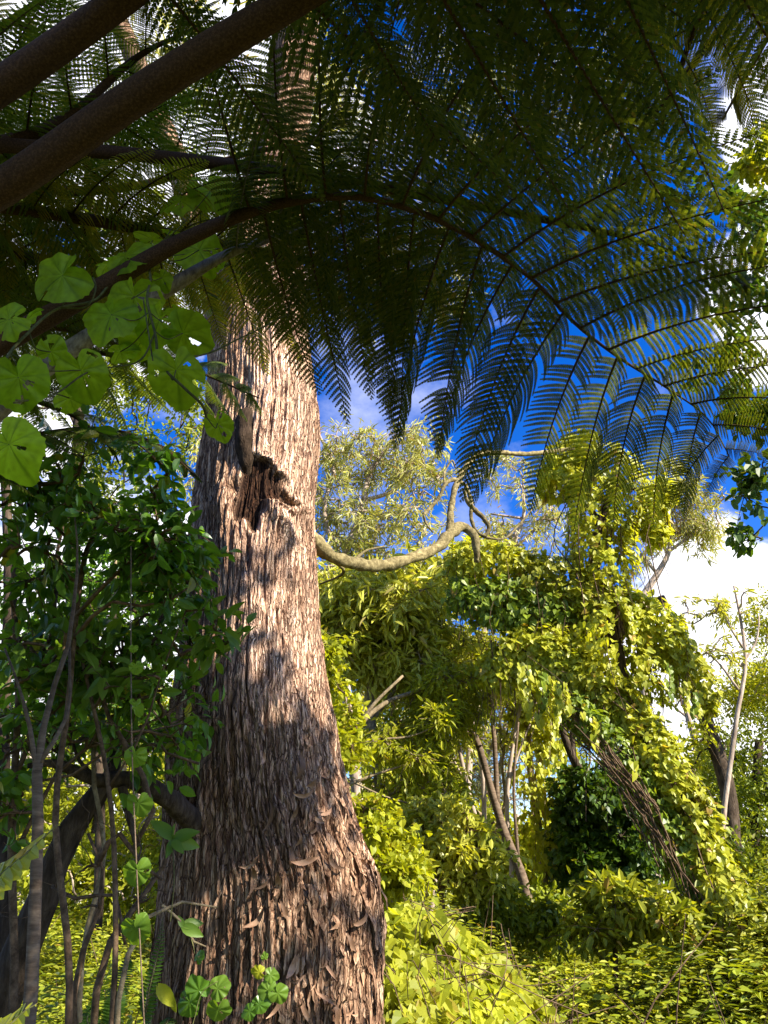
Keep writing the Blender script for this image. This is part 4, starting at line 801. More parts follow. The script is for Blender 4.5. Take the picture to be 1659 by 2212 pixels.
auto_frond(ath(1010, 690, 1.55), ath(640, 560, 1.75), .5, det='hi', bf=.62, gap=.10, leaf='fernsunlit', droop=.3)
auto_frond(ath(1620, 620, 1.75), ath(1150, 470, 1.95), .6, det='mid', bf=.66, gap=.11, leaf='fern', droop=.3)

# ------------------------------------------------------------------ big-leaved vine on the fern stalk
def heart_mesh(seed, holes=0):
    rg = np.random.default_rng(seed); na, nr = 56, 9
    a = np.linspace(-PI, PI, na, endpoint=False)          # 0 = towards the tip, +-pi = notch
    rad = .56*(1+.10*np.cos(a)+.20*np.exp(-(a/.35)**2))*(1-.62*np.exp(-((np.abs(a)-PI)/.26)**2))
    rad *= 1+.035*np.cos(a*5+rg.uniform(0, 6))+.06*np.cos(a*2+rg.uniform(0, 6))+.03*rg.normal(size=na)*.5+.02*np.abs(np.sin(a*14))
    q = np.linspace(0, 1, nr)
    Rr = rad[None]*q[:, None]; x = Rr*np.sin(a)[None]; y = Rr*np.cos(a)[None]*1.0
    veins = np.array([0, .75, -.75, 1.55, -1.55, 2.35, -2.35]); da = np.min(np.abs(a[None]-veins[:, None]), 0)
    z = .14*np.minimum(da, .35)[None]*q[:, None]*1.6-.42*(Rr**2)+.10*rg.normal()*x+.30*rg.normal()*x*y+.06*np.sin(3*a+rg.uniform(0, 6))[None]*q[:, None]**2+.02*np.sin(9*a+rg.uniform(0, 6))[None]*q[:, None]**3
    vein = np.clip(1-da/.05, 0, 1)[None]*(1-.5*q)[:, None]
    sub = np.clip(1-np.abs(((q[:, None]*5+np.minimum(da, .4)[None]*4) % 1)-.5)/.12, 0, 1)*.35
    V = np.stack([x, y, z], -1); keep = np.ones((nr-1, na), bool)
    for h in range(holes):
        hi, hj = rg.integers(3, nr), rg.integers(0, na)
        for di in range(rg.integers(1, 4)):
            for dj in range(rg.integers(1, 4)):
                if hi-di-1 >= 1: keep[hi-di-1, (hj+dj) % na] = False
    i = np.arange(nr-1)[:, None]*na; j = np.arange(na)[None]; j2 = (j+1) % na
    Q = np.stack([i+j, i+na+j, i+na+j2, i+j2], -1)[keep]
    return V.reshape(-1, 3), Q.reshape(-1, 4), np.maximum(vein, sub).ravel()
def put_leaf(parent, mat, base, D, Nn, S, seed, holes=0, name='leaf', label=None):
    V, Q, ve = heart_mesh(seed, holes); D = nrm(D); X = nrm(np.cross(D, Nn)); Z = np.cross(X, D)
    W = np.asarray(base)+S*(V[:, 0:1]*X+V[:, 1:2]*D+V[:, 2:3]*Z)
    g = Geo(); g.add(W, Q, a=ve); o = g.build(name, M[mat], parent, attr='vein')
    if label: o['label'] = label
    return o
# (u, v of the petiole junction, distance, size px, direction of the tip in the picture (degrees, 0 = right, 90 = up), tilt)
VL = [(135, 595, 1.35, 120, 215, .2), (270, 555, 1.45, 110, 20, .5), (390, 435, 1.5, 78, 190, .4), (458, 410, 1.5, 100, 300, .1), (430, 540, 1.55, 105, 300, .2), (330, 520, 1.55, 70, 140, .4),
      (235, 570, 1.5, 70, 20, .7), (290, 640, 1.45, 105, 260, .1), (240, 680, 1.4, 110, 255, 0), (345, 690, 1.45, 100, 250, .2), (395, 720, 1.45, 105, 330, .1), (380, 800, 1.4, 120, 280, 0),
      (310, 730, 1.5, 90, 240, .2), (470, 915, 1.5, 62, 290, 0), (175, 800, 1.35, 110, 285, .2), (40, 815, 1.2, 120, 280, .1), (20, 690, 1.3, 95, 200, .4), (20, 960, 1.1, 135, 300, .1),
      (350, 600, 1.5, 45, 300, .1), (620, 450, 1.75, 62, 280, .2), (640, 490, 1.7, 60, 320, .2), (110, 760, 1.4, 62, 60, .5), (150, 860, 1.4, 60, 200, .2), (260, 760, 1.5, 60, 20, .3), (375, 500, 1.55, 45, 160, .4), (60, 690, 1.4, 60, 50, .6)]
vroot = at(-60, 1000, 1.25)
bv = thing('climbing_vine', 'vine with big heart-shaped backlit leaves twining round the fern stalk at the left', 'vine', vroot)
sg = Geo()
mainv = [at(u, v, Y) for u, v, Y in [(-60, 1000, 1.25), (0, 800, 1.27), (60, 720, 1.36), (130, 665, 1.42), (210, 645, 1.46), (240, 610, 1.46), (310, 560, 1.5), (325, 600, 1.46), (318, 650, 1.42), (335, 720, 1.42), (350, 790, 1.4), (400, 840, 1.4), (440, 880, 1.42), (445, 900, 1.45)]]
sg.add(*tube(smooth(mainv, 120), .0032, 7))
for rows in [[(310, 560, 1.5), (360, 520, 1.55), (430, 480, 1.6), (520, 470, 1.68), (600, 455, 1.75), (660, 470, 1.7)], [(430, 540, 1.6), (432, 450, 1.55), (420, 380, 1.5), (425, 330, 1.5), (415, 260, 1.55)], [(335, 720, 1.42), (300, 780, 1.4), (200, 800, 1.36), (120, 850, 1.3), (30, 870, 1.2)],
             [(350, 775, 1.4), (420, 770, 1.42), (520, 730, 1.5), (620, 680, 1.6)], [(130, 665, 1.42), (190, 660, 1.4), (205, 610, 1.4), (200, 600, 1.4)], [(310, 650, 1.45), (318, 700, 1.4), (330, 780, 1.38)], [(620, 690, 1.6), (628, 650, 1.7), (640, 600, 1.75), (645, 560, 1.8)]]:
    sg.add(*tube(smooth([at(*q) for q in rows], 50), .0020, 6))
mv = smooth(mainv, 160)
for (u, v, Y, s, a, tl) in VL:
    p = at(u, v, Y); k = np.argmin(np.linalg.norm(mv-p, axis=1)); q = mv[k]
    m = (p+q)/2+np.array([R.normal()*.01, 0, -.02]); sg.add(*tube(smooth([q, m, p], 12), .0014, 5))
sg.build('stem', M['vinestem'], bv)
RT_, UP_, FW_ = np.array([1, 0, 0.]), np.array([0, -SP, CP]), np.array([0, CP, SP])
for k, (u, v, Y, s, a, tl) in enumerate(VL):
    p = at(u, v, Y); D = RT_*math.cos(math.radians(a))+UP_*math.sin(math.radians(a))+FW_*(.25*R.normal()*.6-.1)
    Nn = -FW_*(.75-.4*tl)+UP_*(.2+.8*tl)+R.normal(size=3)*.18
    put_leaf(bv, 'bigleaf', p, D, Nn, s*mpp(u, v, Y)*.92, 100+k, holes=int(R.integers(1, 7)))
# hanging single vine on a long string
hv = thing('hanging_vine', 'thread-like vine hanging straight down with a few yellow-green heart leaves', 'vine', at(285, 1250, 1.9))
sg = Geo(); sg.add(*tube(smooth([at(u, v, Y) for u, v, Y in [(283, 1180, 1.95), (283, 1400, 1.92), (286, 1650, 1.9), (294, 1850, 1.9), (303, 2050, 1.9), (314, 2260, 1.9)]], 60), .0016, 6)); sg.build('stem', M['sapling'], hv)
for k, (u, v, s, a) in enumerate([(293, 1440, 26, 280), (294, 1525, 34, 275), (293, 1632, 42, 262), (300, 1735, 46, 275), (296, 1880, 52, 268), (292, 2005, 58, 280), (300, 1990, 30, 330), (288, 1400, 16, 260)]):
    put_leaf(hv, 'shrubfresh', at(u, v, 1.9), RT_*math.cos(math.radians(a))+UP_*math.sin(math.radians(a)), -FW_*.8+UP_*.35+R.normal(size=3)*.15, s*mpp(u, v, 1.9)*1.05, 300+k, 1)

# ------------------------------------------------------------------ dark shrub and scrub on the left
tree('shrub', 'dark glossy-leaved shrub overhanging from the left in front of the big trunk', [
    [(150, 2100, 2.9, 8), (120, 1750, 2.9, 7), (150, 1500, 2.9, 6), (165, 1330, 2.9, 5), (190, 1180, 2.9, 6), (240, 1080, 2.8, 4)], [(165, 1330, 2.9, 5), (250, 1240, 2.8, 4), (330, 1180, 2.8, 3), (430, 1150, 2.8, 2)],
    [(160, 1380, 2.9, 5), (240, 1300, 2.8, 4), (340, 1310, 2.8, 3), (420, 1260, 2.8, 2)], [(180, 1200, 2.9, 4), (100, 1120, 2.8, 3), (20, 1080, 2.8, 2)]],
    [(270, 1080, 2.8, 150, 90, .35, 20), (180, 1190, 2.85, 200, 90, .35, 14), (380, 1170, 2.8, 60, 70, .2, 10), (60, 1080, 2.8, 110, 100, .3, 14), (330, 1240, 2.85, 90, 60, .2, 8)], .19, 24, FOVAL, .066, 'shrub', 'twig', cat='shrub', droop=.35, up=.7, tw=True, crown_name='foliage', tw_r=.0022)
tree('shrub', 'twiggy shrub with scattered mid-green leaves at the left edge', [
    [(30, 2150, 3.3, 9), (25, 1800, 3.3, 8), (40, 1500, 3.3, 7), (30, 1250, 3.3, 6), (50, 1050, 3.3, 5)], [(40, 1500, 3.3, 6), (110, 1380, 3.3, 5), (120, 1200, 3.3, 4), (150, 1100, 3.3, 3)], [(25, 1700, 3.3, 6), (90, 1560, 3.3, 5), (210, 1460, 3.3, 4), (280, 1400, 3.3, 3)], [(30, 1850, 3.3, 5), (150, 1640, 3.3, 4), (330, 1560, 3.3, 3), (420, 1500, 3.3, 2)]],
    [(90, 1330, 3.3, 130, 100, .35, 26), (120, 1540, 3.3, 160, 120, .35, 24), (300, 1400, 3.3, 130, 90, .3, 22), (330, 1560, 3.3, 110, 80, .3, 14), (30, 1700, 3.3, 60, 100, .3, 6)], .20, 26, FOVAL, .066, 'shrubmid', 'twig', cat='shrub', droop=.3, up=.7, tw=True, crown_name='foliage', tw_r=.0028)
tree('shrub', 'fresh green sprigs on thin twigs beside the left scrub', [
    [(250, 2000, 3.0, 6), (235, 1700, 3.0, 5), (200, 1520, 3.0, 4), (170, 1400, 3.0, 3)], [(235, 1700, 3.0, 3), (300, 1600, 3.0, 2.5), (350, 1450, 3.0, 2), (430, 1250, 3.0, 1.5)]],
    [(170, 1400, 3.0, 60, 60, .2, 6), (280, 1480, 3.0, 40, 40, .2, 3), (60, 1440, 3.0, 50, 60, .2, 4), (430, 1215, 3.0, 30, 30, .15, 4), (440, 1380, 3.1, 70, 60, .15, 7)], .12, 12, FOVAL, .08, 'shrubfresh', 'twig', cat='shrub', droop=.2, up=.8, tw=True, crown_name='foliage', tw_r=.002)
# bare twig tangle
tt = thing('dead_shrub', 'tangle of bare grey-brown twigs between the left scrub and the big trunk', 'shrub', at(180, 2150, 3.1))
tg = Geo(); nodes = []; nr = []
for s in [[(200, 2250, 3.1, 8), (230, 2050, 3.1, 8), (290, 1960, 3.15, 6), (340, 1900, 3.2, 5), (380, 1780, 3.2, 3)], [(160, 2250, 3.1, 8), (165, 2100, 3.1, 7), (215, 1960, 3.1, 5), (225, 1900, 3.1, 4), (190, 1800, 3.1, 3)], [(120, 1920, 3.1, 4), (180, 1945, 3.1, 4), (240, 1925, 3.1, 4), (262, 1990, 3.1, 4), (270, 2040, 3.1, 3)], [(290, 1830, 3.1, 5), (330, 1760, 3.1, 6), (290, 1640, 3.1, 6), (240, 1560, 3.1, 5), (200, 1450, 3.1, 4), (130, 1380, 3.1, 3)],
          [(210, 1870, 3.1, 6), (250, 1800, 3.1, 6), (310, 1870, 3.1, 4), (350, 1900, 3.1, 3)], [(430, 1650, 3.2, 3), (350, 1620, 3.2, 3), (300, 1500, 3.2, 3), (250, 1380, 3.2, 3)], [(60, 1600, 3.2, 4), (110, 1700, 3.2, 4), (200, 1640, 3.2, 3), (290, 1590, 3.2, 3), (400, 1560, 3.3, 2)]]:
    P, r = px_path(s); tg.add(*tube(P, r, 7, rough=.15)); nodes += list(P[::3]); nr += list(r[::3])
C = ellipsoid_pts([(200, 1560, 3.1, 220, 160, .25, 60), (260, 1850, 3.1, 130, 130, .2, 40), (120, 1350, 3.1, 160, 100, .25, 24), (380, 1480, 3.2, 90, 100, .15, 20), (60, 1900, 3.1, 90, 160, .2, 18)])
skeleton(tg, nodes, nr, C, rmin=.0012, sides=4, curve=.45); tg.build('twigs', M['twig'], tt)
# saplings and stems
def stem_only(name, label, sets, mat, cat, sides=12, rough=.12, group=None):
    P0, _ = px_path(sets[0]); t = thing(name, label, cat, P0[0], group); g = Geo()
    for s in sets:
        P, r = px_path(s); g.add(*tube(P, r, sides, rough=rough, seed=len(s)))
    g.build('stem', M[mat], t); return t
stem_only('sapling', 'smooth pale grey-brown sapling stem rising through the left foreground', [[(40, 2420, 2.3, 17), (62, 2212, 2.3, 15), (72, 2050, 2.3, 14), (78, 1900, 2.3, 13), (82, 1780, 2.3, 12), (76, 1700, 2.3, 12), (85, 1640, 2.3, 9), (110, 1500, 2.35, 6), (135, 1440, 2.35, 5), (160, 1300, 2.4, 4), (168, 1200, 2.45, 2.5), (160, 1100, 2.45, 1.5)], [(82, 1700, 2.3, 7), (70, 1600, 2.3, 5), (40, 1480, 2.3, 3), (10, 1400, 2.3, 2)], [(84, 1650, 2.3, 6), (140, 1560, 2.35, 4), (150, 1400, 2.4, 3)]], 'sapling', 'sapling')
stem_only('leaning_tree', 'near-black leaning trunk crossing behind the pale sapling', [[(-60, 2350, 3.6, 45), (20, 2120, 3.55, 42), (75, 1990, 3.5, 36), (110, 1890, 3.5, 32), (150, 1800, 3.5, 28), (190, 1740, 3.5, 24), (235, 1690, 3.5, 20), (250, 1650, 3.55, 14), (240, 1560, 3.6, 9)]], 'darkbark', 'tree', 16, .25)
stem_only('dark_stem', 'dark upright stem at the far left edge behind the scrub', [[(10, 2300, 4, 20), (15, 1900, 4, 18), (5, 1600, 4, 15), (20, 1300, 4, 12), (10, 1000, 4, 9)]], 'darkbark', 'tree', 12, .2)
stem_only('slim_sapling', 'slender brown stem standing left of the pale sapling', [[(175, 2260, 3.4, 7), (170, 2150, 3.4, 7), (190, 2000, 3.4, 6), (225, 1860, 3.4, 5), (200, 1650, 3.4, 5), (240, 1450, 3.4, 4), (250, 1200, 3.4, 3)]], 'branch', 'sapling')
stem_only('slim_sapling', 'pair of thin crossing stems low in front of the big trunk\'s left side', [[(250, 2260, 3.0, 7), (262, 2120, 3.0, 6), (300, 2010, 3.0, 5), (350, 1955, 3.05, 4), (420, 1950, 3.1, 2.5), (470, 1960, 3.1, 1.5)], [(350, 1955, 3.05, 3), (390, 1990, 3.1, 3), (420, 2035, 3.15, 2.5), (445, 2045, 3.15, 1.5)]], 'branch', 'sapling')
# leafy sprig standing in front of the trunk's left edge
def sprig(name, label, root, tips, mat, stemw=2.5, tmn=None, cat='plant'):
    t = thing(name, label, cat, at(*root)); sg = Geo(); lg = Geo()
    for (u0, v0, u, v, Y, s, a) in tips:
        sg.add(*tube(smooth([at(*root), at((root[0]+u0)/2+6, (root[1]+v0)/2, Y), at(u0, v0, Y)], 16), stemw*mpp(u0, v0, Y)*.5, 5, cap=False))
        A = at(u0, v0, Y); B_ = at(u, v, Y-.02*R.normal()); scatter(lg, tmn or FOVAL, [A], [B_-A], [-FW_*.6+UP_*.8+R.normal(size=3)*.25], [np.linalg.norm(B_-A)])
    sg.build('stem', M['vinestem'], t); lg.build('leaves', M[mat], t, smooth_=True); return t
sprig('seedling', 'whorl of fresh green leaves in front of the limb joint of the big trunk', (368, 1990, 3.0), [(372, 1815, 330, 1765, 3.0, 0, 0), (372, 1815, 372, 1778, 3.0, 0, 0), (372, 1815, 425, 1792, 3.0, 0, 0), (372, 1815, 432, 1828, 3.0, 0, 0), (372, 1815, 362, 1850, 3.0, 0, 0), (372, 1815, 352, 1790, 3.02, 0, 0), (372, 1815, 395, 1840, 2.98, 0, 0)], 'shrubfresh')
sprig('seedling', 'two-leaved sprig with pale rims low on the left side of the big trunk', (420, 2060, 3.1), [(392, 2000, 440, 1990, 3.1, 0, 0), (392, 2000, 437, 2020, 3.1, 0, 0), (396, 2004, 386, 1978, 3.1, 0, 0)], 'shrubfresh')
sprig('seedling', 'single folded light green leaf at the lower left edge of the big trunk', (325, 2150, 2.8), [(340, 2126, 378, 2176, 2.8, 0, 0), (372, 2150, 376, 2190, 2.82, 0, 0)], 'bright')
sv = thing('climbing_vine', 'small vine of heart leaves creeping up the foot of the big trunk', 'vine', at(470, 2260, 3.3)); sg = Geo()
for rows in [[(470, 2280, 3.3), (520, 2200, 3.3), (575, 2130, 3.3), (572, 2090, 3.32), (560, 2060, 3.34)], [(400, 2280, 3.2), (420, 2200, 3.2), (440, 2140, 3.2), (470, 2120, 3.2)]]:
    sg.add(*tube(smooth([at(*q) for q in rows], 40), .0015, 5))
sg.build('stem', M['vinestem'], sv)
for k, (u, v, s, a, m_) in enumerate([(472, 2180, 44, 265, 'shrubfresh'), (470, 2135, 40, 20, 'shrubfresh'), (560, 2100, 24, 170, 'bright'), (584, 2106, 26, 340, 'shrubfresh'), (580, 2140, 34, 170, 'shrubfresh'), (600, 2145, 36, 300, 'shrubfresh'), (560, 2170, 32, 10, 'shrub'), (540, 2185, 28, 200, 'shrub'), (430, 2140, 44, 120, 'shrub'), (410, 2165, 46, 210, 'shrub'), (428, 2070, 24, 60, 'shrub'), (572, 2068, 14, 90, 'shrubfresh')]):
    put_leaf(sv, m_, at(u, v, 3.25), RT_*math.cos(math.radians(a))+UP_*math.sin(math.radians(a)), -FW_*.8+UP_*.5+R.normal(size=3)*.2, s*mpp(u, v, 3.25)*1.05, 400+k, 1)
# sword ferns and the near polypody frond
def small_frond(parent, pts, L_, w_, n, mat, name='frond', wave=0, tm=NARROW):
    P = smooth(pts, 50); sg = Geo(); sg.add(*tube(P, np.linspace(.003, .001, 50)*(w_/.05)**.5, 6)); lg = Geo()
    T = nrm(np.gradient(P, axis=0)); upv = np.array([0, -.55, 1.]); idx = np.linspace(3, 49, n).astype(int)
    for sd in (-1, 1):
        B = nrm(np.cross(upv, T[idx])); q = np.linspace(0, 1, n); sc_ = w_*np.minimum(1, .5+2*q)*np.clip(1.05-q**2.2, .08, 1)
        D = sd*B+T[idx]*.35; D[:, 2] -= .1; scatter(lg, tm, P[idx]+T[idx]*(.25*sd*np.linalg.norm(P[1]-P[0])), D, np.cross(T[idx], B)+R.normal(size=(n, 3))*.1, sc_)
    f = sg.build(name, M['vinestem'], parent); lg.build('leaflets', M[mat], f, smooth_=False)
pf = thing('fern', 'near pale green fern frond with broad scalloped lobes at the lower left edge', 'fern', at(-60, 1990, 1.15))
small_frond(pf, [at(-90, 1990, 1.15), at(-20, 1910, 1.15), at(50, 1850, 1.15), at(100, 1805, 1.15), at(128, 1780, 1.15)], .2, .055, 11, 'bright', tm=tmpl(.30, .2, .24, .7, .05, .1))
pf = thing('fern', 'tip of a pale lobed fern frond in the bottom left corner', 'fern', at(-60, 2300, 1.15))
small_frond(pf, [at(-80, 2290, 1.15), at(-30, 2250, 1.15), at(20, 2215, 1.15), at(60, 2180, 1.15), at(78, 2170, 1.15)], .2, .045, 9, 'bright', tm=tmpl(.32, .2, .26, .7, .05, .1))
sf = thing('sword_fern', 'sword fern with long comb-like fronds left of the trunk base', 'fern', at(280, 2330, 3.6))
for rows in [[(230, 2300), (245, 2180), (275, 2080), (310, 2000)], [(180, 2300), (200, 2180), (240, 2090), (270, 2040)], [(300, 2320), (320, 2150), (345, 2040), (352, 1980)], [(260, 2330), (200, 2230), (140, 2190), (60, 2180)], [(300, 2340), (330, 2270), (350, 2230), (372, 2210)]]:
    small_frond(sf, [at(u, v, 3.6+R.normal()*.15) for u, v in rows], .5, .055, 46, 'swordfern')

# ------------------------------------------------------------------ vine-draped leaning tree on the right
G2 = tree('leaning_tree', 'dark leaning trunk forking under the curtain of vines on the right', [
    [(1690, 2150, 7.6, 26), (1600, 1990, 7.7, 24), (1530, 1850, 7.8, 22), (1450, 1710, 7.9, 21), (1380, 1600, 8.0, 20), (1300, 1520, 8.1, 20), (1220, 1460, 8.2, 17), (1160, 1425, 8.3, 13), (1090, 1400, 8.4, 9)],
    [(1345, 1560, 8.05, 15), (1345, 1470, 8.1, 14), (1325, 1370, 8.15, 12), (1300, 1290, 8.2, 11), (1284, 1210, 8.2, 10), (1296, 1130, 8.25, 9), (1325, 1050, 8.3, 8), (1335, 990, 8.3, 6)],
    [(1330, 1400, 8.15, 10), (1250, 1370, 8.2, 9), (1160, 1365, 8.3, 8), (1110, 1340, 8.3, 7), (1070, 1290, 8.4, 6), (1000, 1250, 8.4, 4)], [(1325, 1370, 8.15, 8), (1390, 1310, 8.2, 6), (1450, 1320, 8.2, 4)], [(1300, 1130, 8.25, 6), (1240, 1060, 8.3, 4), (1190, 1010, 8.3, 3)], [(1325, 1050, 8.3, 5), (1390, 1060, 8.3, 4), (1440, 1080, 8.3, 2)]],
    [], .3, 0, OVAL, .1, 'vine', 'darkbark', rough=.25, sides=14)
vt = thing('climbing_vine', 'dense curtain of sunlit heart-leaved vine draped over the leaning tree on the right', 'vine', at(1660, 2080, 7.2))
lg = Geo(); sg = Geo(); lg2 = Geo()
def drape(rows, n, leaf=.10, geo=None, thick=.6):
    """leaf mantle round a path: rows (u, v, Y, halfwidth px)"""
    W = np.array([np.r_[at(u, v, Y), h*mpp(u, v, Y)] for u, v, Y, h in rows]); S = smooth(W, 120); P, h = S[:, :3], S[:, 3]
    T = nrm(np.gradient(P, axis=0)); k = R.integers(0, 120, n)
    a = R.uniform(0, 2*PI, n); rad = R.uniform(1-thick, 1, n)**.5
    ref = np.tile([0, 1., 0], (n, 1)); B1 = nrm(np.cross(T[k], ref)); B2 = np.cross(T[k], B1)
    O = B1*np.cos(a)[:, None]+B2*np.sin(a)[:, None]
    lump = .55+.9*fbm(np.stack([P[k, 0]*2.2+np.cos(a)*1.2, P[k, 2]*2.2, np.sin(a)*1.2], -1), 3, 31)
    sel = fbm(np.stack([P[k, 0]*3.1+np.cos(a)*1.6, P[k, 2]*3.1, np.sin(a)*1.6+7], -1), 3, 41) > .40
    k, a, rad, O, lump = k[sel], a[sel], rad[sel], O[sel], lump[sel]; n = len(k)
    Q_ = P[k]+O*(h[k]*rad*lump)[:, None]; Q_ += R.normal(size=(n, 3))*.02
    D = O*.35+rand_dir(n)*.55; D[:, 2] -= .65; Nn = O*.8+rand_dir(n)*.4; Nn[:, 2] += .55; Nn[:, 1] -= .2
    scatter(geo if geo is not None else lg, HEART, Q_, D, Nn, leaf*R.uniform(.55, 1.25, n))
    for q in range(0, n, 45): sg.add(*tube(smooth([Q_[q], Q_[q]+np.array([R.normal()*.05, 0, -.25]), Q_[q]+np.array([R.normal()*.08, 0, -.6*R.random()-.2])], 6), .004, 3, cap=False))
drape([(1690, 2140, 7.3, 95), (1600, 1990, 7.4, 75), (1530, 1850, 7.5, 56), (1460, 1720, 7.6, 52), (1400, 1600, 7.8, 52), (1330, 1520, 8.0, 52), (1240, 1450, 8.1, 52), (1160, 1410, 8.2, 46)], 9000, .074)
drape([(1345, 1500, 8.1, 105), (1330, 1380, 8.15, 85), (1310, 1290, 8.2, 55), (1300, 1210, 8.2, 66), (1290, 1130, 8.2, 75), (1310, 1050, 8.25, 85), (1300, 1000, 8.3, 60)], 5600, .074)
drape([(1480, 1440, 8.0, 34), (1430, 1380, 8.0, 48), (1390, 1330, 8.1, 45), (1340, 1300, 8.2, 36)], 1700, .074)
drape([(1530, 1540, 8.0, 16), (1520, 1480, 8.0, 26), (1480, 1420, 8.0, 28)], 450, .074)
drape([(1290, 1310, 8.2, 50), (1200, 1270, 8.3, 62), (1120, 1250, 8.4, 60), (1040, 1220, 8.4, 55), (970, 1220, 8.5, 40)], 4200, .074)
drape([(1270, 1440, 8.2, 50), (1180, 1400, 8.2, 45), (1120, 1400, 8.3, 45), (1080, 1440, 8.4, 50), (1060, 1480, 8.4, 40)], 3200, .074)
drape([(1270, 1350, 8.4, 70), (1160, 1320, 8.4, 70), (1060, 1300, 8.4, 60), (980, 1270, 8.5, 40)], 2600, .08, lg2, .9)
drape([(1200, 1060, 8.3, 50), (1240, 1000, 8.3, 50), (1280, 960, 8.3, 45)], 1100, .10)
drape([(1400, 1060, 8.3, 45), (1440, 1090, 8.3, 35)], 500, .10)
drape([(1420, 1170, 8.3, 20), (1400, 1100, 8.3, 35)], 260, .10)
for q in range(20):      # runners climbing along the leaning trunk and the upright limb
    for (Pp, off) in (((1610, 2010, 7.4), 0), ((1340, 1500, 8.0), 1)):
        u0 = R.normal()*45
        rows = [(1640, 2060, 7.4), (1540, 1860, 7.5), (1460, 1710, 7.6), (1380, 1590, 7.75), (1290, 1500, 8.0), (1200, 1430, 8.1)] if not off else [(1345, 1540, 8.0), (1330, 1380, 8.1), (1300, 1280, 8.1), (1290, 1180, 8.1), (1310, 1070, 8.15)]
        k0 = R.integers(0, len(rows)-3); sg.add(*tube(smooth([at(u+u0+R.normal()*14, v+R.normal()*14, Y-.05+R.normal()*.10) for u, v, Y in rows[k0:k0+4]], 16), .0045*R.uniform(.6, 1.6), 4, cap=False))
for q in range(26):       # bare brown runners on the shaded underside of the leaning trunk
    o1 = R.uniform(-62, -18); k0 = R.integers(0, 3); rows = [(1560, 1960, 7.45), (1500, 1830, 7.5), (1440, 1730, 7.55), (1370, 1630, 7.65), (1290, 1550, 7.9), (1210, 1480, 8.0)]
    sg.add(*tube(smooth([at(u+o1+R.normal()*9, v-o1*.45+R.normal()*9, Y-.12+R.normal()*.05) for u, v, Y in rows[k0:k0+4]], 18)+np.cumsum(R.normal(size=(18, 3))*.012, 0), .005*R.uniform(.6, 1.8), 4, cap=False))
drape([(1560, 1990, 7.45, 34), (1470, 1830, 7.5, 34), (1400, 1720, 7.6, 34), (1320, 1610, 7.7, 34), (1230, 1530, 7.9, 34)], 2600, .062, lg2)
# curtains hanging from the leaning trunk
for (u0, v0, u1, v1, d0, n) in [(1250, 1520, 1390, 1660, 60, 10), (1390, 1680, 1560, 1960, 100, 16), (1120, 1430, 1230, 1480, 120, 12), (1500, 1860, 1640, 2080, 120, 14), (1430, 1420, 1510, 1500, 60, 6)]:
    for q in range(n):
        t_ = R.random(); u = u0+(u1-u0)*t_+R.normal()*6; v = v0+(v1-v0)*t_; dn = d0*R.uniform(.35, 1.1); Y = 7.7+R.normal()*.18
        m = int(dn/4.2); vv = v+np.linspace(0, dn, m); uu = u+np.cumsum(R.normal(size=m))*.9+(vv-v)*.05
        C = np.array([at(a_, b_, Y+R.normal()*.05) for a_, b_ in zip(uu, vv)]); D = np.tile([.1, -.3, -.9], (m, 1))+rand_dir(m)*.5; Nn = np.tile([.3, -.6, .7], (m, 1))+rand_dir(m)*.45
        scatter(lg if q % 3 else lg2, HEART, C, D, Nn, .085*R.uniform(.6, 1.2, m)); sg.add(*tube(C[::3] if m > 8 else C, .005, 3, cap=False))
sg.build('stem', M['twig'], vt); lg.build('leaves', M['vine'], vt, smooth_=False); lg2.build('shaded_leaves', M['vineshade'], vt, smooth_=False)
# right-edge trees with round leaves, near
tree('round_leaf_tree', 'near tree with round leaves reaching in from the right edge beside the fern tips', [
    [(2150, 2100, 5.6, 30), (2080, 1500, 5.6, 26), (2000, 1000, 5.6, 20), (1900, 820, 5.6, 14), (1780, 760, 5.6, 9), (1680, 770, 5.6, 6), (1560, 850, 5.6, 3)], [(2000, 1000, 5.6, 12), (1850, 700, 5.6, 9), (1720, 560, 5.6, 6), (1600, 500, 5.6, 3)], [(1850, 700, 5.6, 8), (1760, 450, 5.6, 6), (1660, 340, 5.6, 4)], [(1780, 760, 5.6, 6), (1740, 900, 5.6, 5), (1690, 1010, 5.6, 3), (1640, 1040, 5.6, 2)], [(1740, 900, 5.6, 3), (1690, 1090, 5.6, 2), (1625, 1160, 5.6, 1.5)]],
    [(1630, 470, 5.6, 60, 60, .4, 14), (1590, 640, 5.8, 80, 60, .5, 12), (1660, 600, 5.6, 60, 120, .4, 14), (1620, 860, 5.6, 50, 60, .35, 12), (1500, 440, 5.8, 60, 50, .3, 8), (1560, 780, 6, 60, 60, .4, 7), (1635, 1030, 5.6, 26, 26, .2, 6), (1600, 1080, 5.6, 10, 14, .1, 2), (1630, 1160, 5.6, 18, 10, .1, 2), (1650, 900, 5.6, 20, 40, .2, 6)], .26, 30, ROUND, .085, 'ivy', 'darkbark', tw=True, droop=.4)
tree('round_leaf_tree', 'bright backlit leafy bough at the right edge below the hanging frond', [
    [(2200, 2100, 6.2, 24), (2150, 1200, 6.2, 20), (2000, 600, 6.2, 14), (1800, 400, 6.2, 8), (1660, 350, 6.2, 4)]], [(1625, 370, 6.2, 50, 45, .3, 14), (1680, 300, 6.2, 60, 60, .3, 10)], .22, 40, ROUND, .09, 'bright', 'branch', tw=True)

